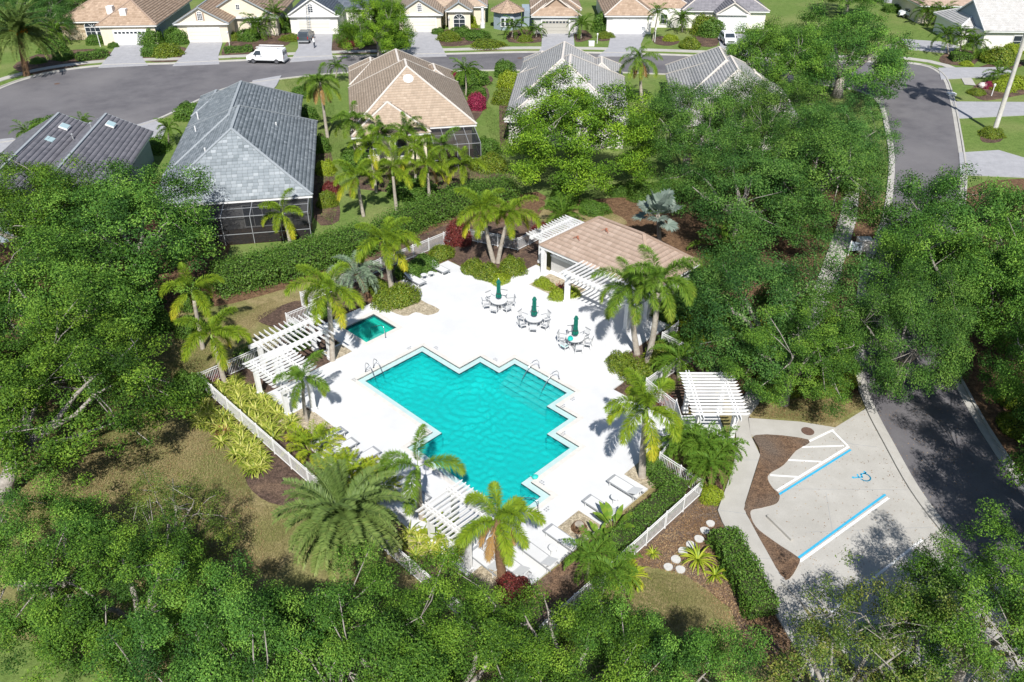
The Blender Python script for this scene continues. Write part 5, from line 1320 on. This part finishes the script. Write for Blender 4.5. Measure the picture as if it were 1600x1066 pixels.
for b_, c_, lab, k in [((523,128),(527,104),'pygmy date palm at the street end of the beige house',1.3),((728,150),(727,110),'palm with green crown on the beige house side lawn',1.7),((263,225),(263,200),'pygmy palm between the mauve and slate roofs',1.3),((40,225),(42,206),'pygmy palm at the cul-de-sac driveway corner',1.3),((130,205),(128,192),'pygmy palm behind the mauve twin gables',1.3),
    ((800,58),(803,42),'pygmy palm before the octagonal bay',2.0),((838,58),(838,46),'small pygmy palm beside the greige garage',1.5),((908,60),(909,38),'pygmy palm cluster beside the greige garage door',1.9),((1066,50),(1065,30),'pygmy palm before the two-door garage entry',2.0),((1020,64),(1028,20),'palm with slim white trunk by the two-door garage',1.6),
    ((1482,85),(1478,55),'pygmy palm group trunk beside the corner driveway',2.0),((1500,85),(1503,57),'pygmy palm leaning over the corner bed',2.0),((1522,88),(1521,68),'pygmy palm before the blue gable wall',2.0),((1452,38),(1447,18),'pygmy palm beside the car beyond the street oak',2.1),((1475,42),(1472,20),'pygmy palm beside the salmon-roofed house',2.1),((1497,40),(1498,24),'small palm against the cream wall',1.8),((1558,128),(1560,116),'pygmy palm at the end of the pale driveway',1.7),
    ((88,70),(85,50),'pygmy palm next to the arched-window house walk',2.2),((405,60),(402,40),'palm beside the gabled cream house bed',2.3),((430,55),(428,20),'palm with slim trunk beside the dark red flowers',2.0),((1130,395),(1130,400),'dark palm behind the clubhouse end under oaks',2.2),((1085,500),(1075,470),'palm behind the fence beside the twin foxtails',1.8),((1060,590),(1062,560),'palm crowding the fence above the entrance pergola',1.6),((880,352),(880,336),'palm behind the clubhouse side pergola',1.6),((920,905),(925,870),'feathery palm growing through the fence foot',1.15),((975,925),(960,890),'feathery palm over the fence by yellow leaves',1.1)]:
    palm('pygmy', b_, c_, lab, 18, .10, 'palmbark', k, shaft=False)
def clump(sp, base, lab, n, r, scale, name='clump_palm', cat='palm'):
    b = gp(*base, .03); t = thing(name, lab, cat, b, rnd.uniform(0, 6.28)); S = frond_set(sp); rg = random.Random(int(base[0]))
    for k in range(n):
        a = k*2.399; q = r*math.sqrt(k/n)
        ob('frond', S[min(len(S)-1, int(k/n*len(S)))], None, t, (q*math.cos(a), q*math.sin(a), rg.uniform(.1,.5)*scale), (rg.uniform(-.1,.1), rg.uniform(-.1,.1), a + rg.uniform(-.4,.4)), scale*rg.uniform(.8,1.15))
        if k % 4 == 0: ob('stem', tube([(q*math.cos(a)*.6, q*math.sin(a)*.6, 0), (q*math.cos(a), q*math.sin(a), .5*scale)], .025*scale, 5), M['rachis'], t)
clump('areca', (490,705), 'yellow clump palm beside the gravel pad and fence', 30, .5, .85); clump('areca', (545,752), 'yellow clump palm between loungers and the date palm', 34, .6, .9); clump('areca', (590,762), 'second yellow clump palm beside the date palm', 24, .5, .75)
clump('areca', (1150,510), 'yellowish clump palm behind the fence at the twin foxtails', 28, .6, 1.1); clump('areca', (1090,520), 'yellow-green clump palm against the fence corner', 24, .5, .95); clump('areca', (690,840), 'yellow-green clump palm under the poolside pergola post', 22, .4, .55)
clump('areca', (975,900), 'yellow-leaved clump at the fence foot beside dry lawn', 18, .35, .5)
# paddle-leaved plant
def paddle(L, w, arch, m):
    v, f = [], []
    n = 9; x, z = 0.0, 0.0
    for i in range(n):
        t = i/(n-1); a = 1.45 - arch*t; 
        if i: x += math.cos(a)*L/(n-1); z += math.sin(a)*L/(n-1)
        ww = .02 if t < .38 else w*math.sin(math.pi*min(1, (t-.36)/.64*.93 + .05))
        v += [(x, -ww, z + ww*.25), (x, 0, z), (x, ww, z + ww*.25)]
    for i in range(n-1):
        k = 3*i; f += [(k,k+1,k+4,k+3),(k+1,k+2,k+5,k+4)]
    me = MB(); me.add((v, f)); me.t = [.45 + .25*((i//2) % 2) for i in range(len(f))]
    me = me.mesh('leaf', True); me.materials.append(M[m]); return me
PAD = [paddle(1.9, .20, .7, 'foxg'), paddle(1.6, .21, 1.2, 'foxg'), paddle(1.3, .19, 1.7, 'hedge')]
def paddle_plant(base, lab, n, sc):
    t = thing('paddle_leaved_plant', lab, 'plant', gp(*base, .03))
    for k in range(n): ob('leaf', PAD[min(2, int(k/n*3))], None, t, (.12*math.cos(k*2.4), .12*math.sin(k*2.4), 0), (0, 0, k*2.399), sc*rnd.uniform(.85,1.15))
paddle_plant((957,832), 'tall banana-leaved plant beside the stump gravel pad', 15, .95); paddle_plant((935,845), 'low banana-leaved plant with yellow leaves by the stump gravel pad', 10, .55)
# rosettes of strap leaves
def rosette(seed, n, L, w, arch):
    rg = np.random.default_rng(seed); V, F, T = [], [], []
    for k in range(n):
        a = k*2.399 + rg.uniform(-.3,.3); e = 1.35 - 1.0*(k/n) + rg.uniform(-.1,.1); x = .03; z = 0.0; l = L*rg.uniform(.75,1.15); tt = rg.uniform(.1, 1)
        i0 = len(V)
        for i in range(6):
            t = i/5; ang = e - arch*t**1.4
            if i: x += math.cos(ang)*l/5; z += math.sin(ang)*l/5
            ww = w*(.5 + .5*math.sin(math.pi*min(1, t*.85+.15)))*(1 - t**3) + .003
            for s in (-1, 1): V.append((x*math.cos(a) - s*ww*math.sin(a), x*math.sin(a) + s*ww*math.cos(a), z + .02))
        for i in range(5): q = i0 + 2*i; F.append((q, q+1, q+3, q+2)); T.append(np.clip(tt + rg.normal(0,.08), 0, 1))
    return npmesh('rosette', np.array(V), np.array(F), np.array(T))
ROS = {}
def ros(base, lab, kind='varieg', sc=1.0, group=None, world=None):
    v = rnd.randrange(3); key = (kind, v)
    if key not in ROS:
        me = rosette(300+v, 40 if kind != 'red' else 26, .85, .032, 1.5 if kind != 'red' else .8); me.materials.append(M[kind]); ROS[key] = me
    p = world if world is not None else gp(*base, .03)
    tag(ob('strap_leaf_plant', ROS[key], None, None, p, rnd.uniform(0, 6.28), sc*rnd.uniform(.85, 1.2)), lab, 'plant', group)
rb = random.Random(4)
for i in range(46):      # inside the fence, below the pergola
    u, v = -5.7 + 6.6*((i*7) % 46)/46, -7.0 + 1.75*rb.random()
    ros(None, 'variegated strap-leaved plant between the pergola and the picket fence', 'varieg', .95, 'variegated plants inside the fence', Q(u, v, .03))
for i in range(40):      # outside it
    u = -4.8 + 7.4*((i*11) % 40)/40
    ros(None, 'variegated strap-leaved plant outside the picket fence by the dry lawn', 'varieg', .95, 'variegated plants outside the fence', Q(u, -7.75 - 1.25*rb.random(), .03))
for p in [(640,835),(655,850),(672,862),(690,868),(660,838),(700,880),(680,850),(715,870),(650,870),(630,850)]: ros(p, 'variegated strap-leaved plant beside the poolside pergola post', 'varieg', .9, 'variegated plants at the poolside pergola')
for p, s, lab in [((1090,876),1.25,'lime strap-leaved plant beside the stepping stones and hedge'),((1117,900),1.0,'smaller lime strap-leaved plant at the hedge'),((980,905),1.3,'yellow-green strap-leaved plant at the fence under a feathery palm'),((1020,866),.6,'small lime plant in the mulch beside the stepping stones')]: ros(p, lab, 'lime', s)
for i, p in enumerate([(872,456),(877,452)]): ros(p, 'dark red strap-leaved plant in the clubhouse bed', 'red', .9, 'red plants in the clubhouse bed')
for i, p in enumerate([(338,592),(346,586),(330,600),(352,590)]): ros(p, 'red strap-leaved plant at the fence corner palm', 'red', .8, 'red plants at the fence corner')
for i, p in enumerate([(1030,620),(1042,628),(1036,636)]): ros(p, 'red strap-leaved plant behind the fence by the entrance', 'red', .8, 'red plants by the entrance fence')
for i, p in enumerate([(340,672),(350,680),(346,664)]): ros(p, 'reddish strap-leaved plant at the edge of the dry lawn', 'red', .7, 'red plants by the dry lawn')

# ---- shrubs and hedges
def shell_leaves(P, N, leaf, rg, tint=.45, spread=.55):
    n = len(P); NN = N + spread*rg.normal(size=(n, 3))
    V, F = leaf_quads(P, NN, leaf, leaf*.6, rg, leaf*.05)
    return V, F, np.clip(rg.normal(tint, .22, n), 0, 1)
SH = {}
def shrub_mesh(m, var):
    if (m, var) in SH: return SH[(m, var)]
    rg = np.random.default_rng(500 + var*13 + len(m)); n = 5200
    d = rg.normal(size=(n, 3)); d /= np.linalg.norm(d, axis=1, keepdims=True); d[:, 2] = np.abs(d[:, 2])*1.0 - .12
    az = np.arctan2(d[:, 1], d[:, 0]); ph = rg.uniform(0, 6.28, 4)
    r = (1 + .10*np.sin(3*az+ph[0]) + .08*np.sin(5*az+ph[1]+3*d[:, 2]) + .07*np.sin(9*d[:, 2]+ph[2]))*rg.uniform(.80, 1.05, n)
    P = d*r[:, None]; P[:, 2] = P[:, 2] + .10
    V, F, T = shell_leaves(P, d, .095, rg)
    me = npmesh('shrub', V, F, T); me.materials.append(M[m])
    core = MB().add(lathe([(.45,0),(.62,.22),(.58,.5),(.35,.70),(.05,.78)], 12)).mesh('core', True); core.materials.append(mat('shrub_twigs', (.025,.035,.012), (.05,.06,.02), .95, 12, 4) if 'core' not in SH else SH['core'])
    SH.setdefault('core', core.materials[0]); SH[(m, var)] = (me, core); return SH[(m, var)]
def shrub(px, py, r, h, lab, m='hedge', group=None, world=None, ry=None):
    me, core = shrub_mesh(m, rnd.randrange(3))
    p = world if world is not None else gp(px, py, .02)
    t = thing('shrub', lab, 'shrub', p, rnd.uniform(-.5, .5), group, (r, ry or r, h)); ob('foliage', me, None, t); ob('branches', core, None, t)
def hedge(P, w, h, lab, m='hedge', leaf=.13, dens=150, rough=.10, name='hedge'):
    """clipped hedge along a plan polyline"""
    rg = np.random.default_rng(int(abs(P[0].x*31 + P[0].y*17))); Vs, Fs, Ts = [], [], []; k = 0; core = MB()
    for a, b in zip(P, P[1:]):
        d = b - a; L = d.length; d = d.normalized(); n = Vector((-d.y, d.x, 0))
        A = np.array(a); D = np.array(d); Nn = np.array(n)
        core.add(beam(a + Vector((0,0,h*.44)), b + Vector((0,0,h*.44)), w*.84, h*.86))
        for face in range(5):
            ar = [L*w, L*h, L*h, w*h, w*h][face]; m_ = int(ar*dens); s, t = rg.random(m_), rg.random(m_); j = rg.normal(0, rough*.5, m_)[:, None]
            lump = .09*np.sin(s*L*2.1 + face)[:, None] + .06*np.sin(s*L*5.3 + t*4)[:, None]
            if face == 0: p = A + D*(s*L)[:, None] + Nn*((t-.5)*w)[:, None] + np.array([0,0,h]) + np.array([0,0,1.])*(j + lump); nn = np.tile([0,0,1.], (m_, 1))
            elif face < 3: sg = 1 if face == 1 else -1; p = A + D*(s*L)[:, None] + Nn*sg*(w/2) + np.array([0,0,1.])*(t*h)[:, None] + Nn*sg*(j + lump); nn = np.tile(Nn*sg + np.array([0,0,.3]), (m_, 1))
            else: sg = 1 if face == 3 else -1; p = A + D*(L if sg > 0 else 0) + Nn*((s-.5)*w)[:, None] + np.array([0,0,1.])*(t*h)[:, None] + D*sg*j; nn = np.tile(D*sg + np.array([0,0,.3]), (m_, 1))
            V, F, T = shell_leaves(p, nn, leaf, rg); Vs.append(V); Fs.append(F + k); Ts.append(T); k += len(V)
    t = thing(name, lab, 'hedge', (0, 0, .02))
    ob('foliage', npmesh('foliage', np.vstack(Vs), np.vstack(Fs), np.concatenate(Ts)), M[m], t)
    ob('branches', core, SH.get('core') or M['bark'], t)
shrub_mesh('hedge', 0)
hedge([gp(1128,848), gp(1150,890), gp(1190,965)], 1.45, 1.05, 'thick clipped hedge between the stepping stones and the walk', 'hedge', .11, 330)
hedge([Q(18.75,4.6), Q(18.75,-.6)], 1.1, .85, 'clipped hedge inside the fence along the mulch', 'hedge', .10, 330); hedge([Q(17.3,4.95), Q(18.9,4.95)], 1.0, .8, 'short clipped hedge beside the single foxtail palm', 'hedge', .10, 330)
hedge([gp(340,452), gp(430,432), gp(520,405), gp(575,385)], 3.0, 1.7, 'broad leafy hedge between dry lawn and slate-roofed house', 'hedge', .15, 250, .6)
hedge([gp(600,378), gp(660,345), gp(740,318), gp(800,305)], 2.6, 1.5, 'loose leafy hedge behind the terrace fence', 'hedge', .15, 250, .7)
hedge([gp(375,572), gp(405,556)], 1.2, .9, 'low green hedge behind the paired pergolas', 'hedge', .12, 220)
hedge([Q(-7.3,-.4), Q(-5.4,-.9)], 1.2, 1.0, 'green shrub bank under the spa pergola', 'hedge', .12, 220)
hedge([gp(122,96), gp(168,88)], 1.9, 1.0, 'clipped front hedge beside the arched-window house driveway', 'hedge', .2, 90)
hedge([gp(352,83), gp(395,80)], 1.4, .8, 'clipped front hedge beside the white van', 'hedge', .2, 90)
hedge([gp(1485,94), gp(1514,95)], 2.2, 1.0, 'clipped corner hedge under pygmy palms', 'hedge', .2, 90)
SHR = [  # px, py, radius, height, label, material
 (606,475,1.3,1.25,'clipped yellow-green bush beside the tall terrace palm','bush'), (630,470,1.35,1.35,'larger clipped yellow-green bush by the loungers','bush'),
 (740,425,1.0,1.1,'orange-tinged clipped bush at the palm pair bed end','bush'), (760,432,1.1,1.1,'clipped bush before the leaning foxtail pair','bush'), (800,425,1.2,1.2,'clipped bush on the clubhouse side of the palm pair','bush'), (780,440,.9,.6,'low lime plant at the corner of the palm pair bed','lime'),
 (970,575,1.0,1.15,'clipped yellow-green bush at the terrace corner','bush'), (995,590,1.1,1.15,'clipped yellow-green bush below the twin foxtail palms','bush'), (1030,562,1.1,1.1,'clipped green bush behind the twin foxtail trunks','bush'), (1045,545,1.3,.9,'dark green bush inside the fence corner','hedge'), (1015,600,1.0,.7,'dark green bush by the entrance fence','hedge'),
 (848,446,.75,.6,'lime shrub at the deck corner of the clubhouse bed','lime'), (858,452,.6,.55,'second lime shrub in the clubhouse bed','lime'), (872,466,.8,.75,'lime shrub beside the pergola post','lime'), (893,462,.7,.7,'lime shrub behind the pergola post','lime'),
 (715,378,1.2,1.9,'dark red-leaved shrub at the terrace fence','red'), (845,365,.9,1.0,'dark red-leaved shrub by the clubhouse side pergola','red'), (1110,778,.65,.75,'bright lime shrub outside the fence corner','lime'), (985,612,.35,.3,'tiny lime plant in the entrance bed','lime'),
 (663,420,1.3,1.1,'green shrub behind the two fence loungers','hedge'), (640,430,1.2,1.1,'dark green shrub between palm and fence loungers','hedge'), (690,400,1.1,.9,'brownish green shrub at the upper terrace corner','bush'), (590,455,1.0,.9,'brownish shrub beside the blue-green palm','bush'), (500,490,1.0,.9,'green shrub at the spa pergola beam end','hedge'),
 (300,622,1.3,1.9,'dark green shrub outside the picket fence corner','hedge'), (1018,735,.8,.9,'dark shrub between the single palm and the fence','hedge'), (800,925,.9,.8,'dark red shrub at the foot of the brown palm trunk','red'),
 (500,235,1.3,1.7,'rounded shrub beside the slate-roofed house wall','hedge'), (510,270,1.1,1.3,'lime rounded shrub in the slate house side bed','lime'), (512,320,1.0,1.3,'green shrub at the slate-roofed lanai corner','bush'), (518,300,1.0,1.0,'reddish shrub in the slate house side bed','red'), (475,150,1.6,1.4,'rounded shrub on the lawn under the tall palm','hedge'), (480,185,1.5,1.5,'rounded shrub behind the slate roof ridge','hedge'),
 (745,170,1.2,2.1,'magenta-red leaved shrub at the beige house side','magenta'), (706,127,1.1,1.3,'magenta shrub beside the palm on the side lawn','magenta'), (738,128,2.6,1.7,'broad rounded shrub bed by the side lawn palm','hedge'), (765,262,2.0,1.3,'reddish shrub bed at the lanai corner','bush'), (760,240,1.5,1.8,'green shrub beside the lanai screen','hedge'), (745,150,1.4,1.4,'dark green shrub along the beige house','hedge'),
 (788,118,1.6,2.2,'clipped ball shrub beside the light grey roof','hedge'), (795,135,1.6,2.0,'bright clipped ball shrub beside the light grey roof','lime'), (788,160,1.6,1.8,'green shrub by the light grey house wall','bush'), (640,300,2.4,1.6,'rounded hedge shrub on the lawn before the palm row','hedge'), (555,262,1.6,2.0,'dark shrub at the beige house corner','hedge'),
 (238,68,2.2,2.6,'large clipped ball shrub between the two driveways','hedge'), (280,66,2.2,2.5,'large clipped ball shrub beside the gabled garage','hedge'), (257,45,1.7,2.6,'clipped ball shrub against the blue-grey side wall','bush'), (278,28,1.8,2.4,'clipped shrub between the first two houses','bush'), (262,86,2.4,1.6,'low clipped shrub on the verge between driveways','bush'), (237,86,1.6,1.7,'squared clipped shrub at the driveway edge','hedge'), (178,74,.9,.8,'small clipped shrub at the garage corner','hedge'), (150,68,1.6,1.4,'shrub under the arched window','hedge'),
 (452,48,2.2,2.4,'rounded tree-like shrub beside the dark car driveway','hedge'), (456,62,1.9,.8,'low yellow-green hedge beside the dark car','bush'), (420,50,1.0,1.4,'round magenta flowering shrub by the walk','magenta'), (390,62,2.0,1.8,'dark shrub behind the white van','hedge'), (365,62,1.4,1.2,'shrub with orange leaves beside the cream house','bush'),
 (560,68,2.6,2.0,'dark shrub under the pale-trunked street oak','hedge'), (618,72,2.4,2.2,'green shrub at the edge of the oak bed','hedge'), (545,72,1.8,1.2,'dark red shrub under the street oak','red'), (605,55,2.6,2.6,'tall dark shrub behind the oak trunk','hedge'),
 (734,42,1.4,2.0,'clipped ball shrub before the gabled entry column','lime'), (702,62,2.0,1.3,'reddish shrub in the gabled entry bed','bush'), (720,55,2.0,1.4,'green shrub in the gabled entry bed','hedge'), (745,60,2.2,1.4,'dark green shrub at the end of the gabled entry bed','hedge'), (685,53,1.2,1.0,'small shrub at the cream garage corner','hedge'), (762,72,2.8,.9,'low bronze shrub bed on the verge','bush'),
 (820,64,1.3,.9,'low shrub beside the pygmy palm and bay','bush'), (944,48,2.3,3.0,'large dark ball shrub beside the two-door garage','hedge'), (946,58,1.6,.8,'low shrub under the dark ball shrub','bush'), (1078,75,1.7,1.7,'rounded bush alone on the verge lawn','bush'), (1047,63,1.3,.9,'small lime shrub in the brown verge bed','lime'), (1098,52,2.2,3.0,'pink flowering shrub beside the white car','bush'), (1110,55,2.4,2.6,'dark shrub next to the pink flowering shrub','hedge'), (1080,35,1.8,3.0,'hedge shrub between the mauve and orange roofs','hedge'),
 (1398,18,2.4,1.4,'dark clipped shrub beyond the street oak','hedge'), (1560,98,2.6,2.2,'rounded grey-green tree-like shrub before the white wall','bush'), (1580,82,1.6,1.3,'yellow flowering shrub at the white wall corner','lime'), (1582,135,2.0,1.5,'yellow flowering shrub beside the pale palm trunk','lime'), (1565,140,1.6,1.3,'orange-yellow shrub in the corner bed','lime'), (1547,138,1.0,.9,'magenta shrub beside the pale boulder','magenta'), (1525,147,1.2,.7,'low green shrub in the corner bed','bush'), (1548,212,1.4,.9,'brownish shrub round the pale palm base','bush'), (1540,90,1.8,1.4,'green shrub along the white wall foot','hedge'), (1510,102,1.0,.6,'low lime shrub by the pale driveway','lime'),
 (75,205,1.9,1.6,'rounded shrub behind the mauve gable','hedge'), (245,235,1.6,1.5,'green shrub between mauve and slate roofs','hedge'), (298,183,2.0,1.8,'clipped shrub at the slate house front','hedge'), (60,98,1.2,.8,'dark shrub in the date palm bed','hedge'), (100,92,1.6,1.2,'green shrub beside the date palm bed','hedge'), (85,80,2.2,1.8,'dark shrub beside the arched-window house walk','hedge')]
for a in SHR: shrub(*a[:5], m=a[5])
# understorey beneath the oaks
ru = random.Random(9)
for k, (x0, x1, y0, y1, n, lab, m) in enumerate([(1040,1180,420,560,16,'understorey shrub beneath the dark oaks beside the clubhouse','hedge'), (870,1090,295,330,14,'understorey shrub in the row behind the clubhouse','hedge'), (1180,1350,560,610,7,'understorey shrub at the dry lawn under the dark oaks','bush'), (60,330,470,560,10,'understorey shrub beneath the oaks by the dry lawn','hedge'), (1570,1680,600,690,8,'understorey shrub beyond the road under the oaks','bush')]):
    for i in range(n): shrub(ru.uniform(x0, x1), ru.uniform(y0, y1), ru.uniform(.8, 1.5), ru.uniform(.7, 1.5), lab, m if i % 3 else 'oak' if m == 'x' else m, 'understorey ' + str(k+1) + ' under trees')
# beds in the yards
for L in [[(20,105),(60,118),(110,106),(140,100),(175,86),(160,78),(120,78),(60,85)], [(225,95),(285,95),(290,75),(225,72)], [(350,90),(400,86),(450,70),(455,50),(380,45),(352,70)], [(520,82),(560,84),(630,80),(640,50),(600,45),(530,55)], [(685,70),(720,72),(760,62),(750,45),(690,48)], [(740,76),(760,80),(790,76),(765,68)], [(795,66),(845,66),(845,50),(800,48)], [(900,66),(925,60),(915,48),(900,50)], [(935,64),(955,62),(955,48),(935,48)], [(1022,68),(1045,72),(1062,66),(1050,58),(1025,58)], [(1085,70),(1120,72),(1118,50),(1085,50)],
          [(1515,145),(1535,157),(1560,155),(1600,148),(1640,140),(1640,120),(1560,124),(1530,130)], [(1470,98),(1515,103),(1530,90),(1510,78),(1475,85)], [(1530,105),(1580,108),(1600,100),(1580,95)], [(715,132),(760,135),(768,120),(720,118)], [(742,190),(765,150),(750,130),(735,150)], [(490,340),(530,345),(525,290),(515,230),(498,215)], [(545,290),(600,300),(690,310),(790,290),(770,250),(600,262)], [(782,230),(800,190),(800,120),(782,125)], [(1535,222),(1562,222),(1568,208),(1550,202),(1533,208)]]:
    patch('mulch_bed', L, 'mulch', .045)
patch('grass_patch', [(-60,1000),(60,1005),(120,1025),(165,1066),(150,1120),(-60,1120)], 'lawn', .03)
# fine ground cover: dry blades and fallen leaves
def scatter(name, L, n, size, asp, upright, m, z=.03, sm=True):
    P = GP(L); xs = [p.x for p in P]; ys = [p.y for p in P]; rg = np.random.default_rng(len(L)*n)
    X = rg.uniform(min(xs), max(xs), n*2); Y = rg.uniform(min(ys), max(ys), n*2); ins = np.zeros(len(X), bool)
    for a, b in zip(P, P[1:] + P[:1]):
        if abs(b.y - a.y) > 1e-9: ins ^= ((a.y > Y) != (b.y > Y)) & (X < (b.x-a.x)*(Y-a.y)/(b.y-a.y) + a.x)
    X, Y = X[ins][:n], Y[ins][:n]; k = len(X)
    C = np.stack([X, Y, np.full(k, z + size*(.42 if upright else .02))], 1)
    if upright:
        a = rg.uniform(0, 6.28, k); D = np.stack([np.cos(a)*.75, np.sin(a)*.75, np.ones(k)], 1); D /= np.linalg.norm(D, axis=1, keepdims=True); S = np.stack([-np.sin(a), np.cos(a), np.zeros(k)], 1); l = (size*rg.uniform(.6, 1.4, k))[:, None]
        V = np.stack([C - D*l*.5, C + S*size*asp, C + D*l*.5, C - S*size*asp], 1).reshape(-1, 3); F = np.arange(4*k).reshape(k, 4)
    else: V, F = leaf_quads(C, np.array([0, 0, 1.]) + .35*rg.normal(size=(k, 3)), size, size*asp, rg)
    low = .5 + .28*np.sin(X*.9 + 1.3*np.sin(Y*.7)) ; T = np.clip(low + rg.normal(0, .22, k), 0, 1)
    return stuff(ob(name, npmesh(name, V, F, T), M[m]))
M['blade'] = tintmat('dry_grass_blades', [(.12,.16,.04), (.20,.20,.07), (.29,.25,.11), (.38,.32,.16)], .85, .15, .15)
M['gblade'] = tintmat('lawn_blades', [(.09,.16,.03), (.13,.20,.045), (.17,.235,.06), (.23,.265,.09)], .8, .15, .15)
M['fallen'] = tintmat('fallen_leaves', [(.12,.07,.035), (.22,.13,.06), (.32,.20,.10), (.40,.30,.17)], .85, .1, .2)
scatter('dry_grass', [(60,640),(240,560),(330,500),(430,470),(440,480),(400,505),(330,570),(310,610),(345,690),(380,740),(400,790),(470,800),(430,900),(250,900),(60,860),(0,760)], 120000, .11, .09, True, 'blade')
scatter('dry_grass', [(985,895),(1070,900),(1125,940),(1150,990),(1165,1060),(1000,1060),(950,1000),(960,930)], 30000, .09, .09, True, 'blade')
scatter('dry_grass', [(1175,652),(1175,630),(1210,605),(1260,595),(1340,620),(1345,638),(1300,664),(1240,656)], 16000, .09, .09, True, 'blade', .05)
scatter('lawn_grass', [(520,350),(545,280),(600,300),(700,310),(800,290),(790,200),(740,130),(770,230),(700,250),(545,250),(510,120),(440,125),(490,200),(500,340)], 60000, .16, .10, True, 'gblade')
scatter('fallen_leaves', [(0,760),(60,640),(200,580),(320,560),(340,660),(380,740),(400,800),(430,900),(250,950),(0,900)], 9000, .085, .55, False, 'fallen', .075)
scatter('fallen_leaves', [(1175,652),(1200,600),(1340,610),(1345,638),(1300,664)], 2200, .085, .55, False, 'fallen', .10)
scatter('fallen_leaves', [(1097,780),(1121,800),(1128,818),(1215,965),(1260,1040),(1170,1040),(1080,905),(1000,885),(960,900)], 9000, .085, .5, False, 'fallen', .05)
scatter('fallen_leaves', [(1368,640),(1397,695),(1437,765),(1480,822),(1600,940),(1600,780),(1540,690),(1500,620)], 500, .085, .5, False, 'fallen', .045)
scatter('fallen_leaves', [(1352,640),(1300,672),(1195,745),(1226,910),(1300,1000),(1478,833)], 500, .08, .5, False, 'fallen', .072)
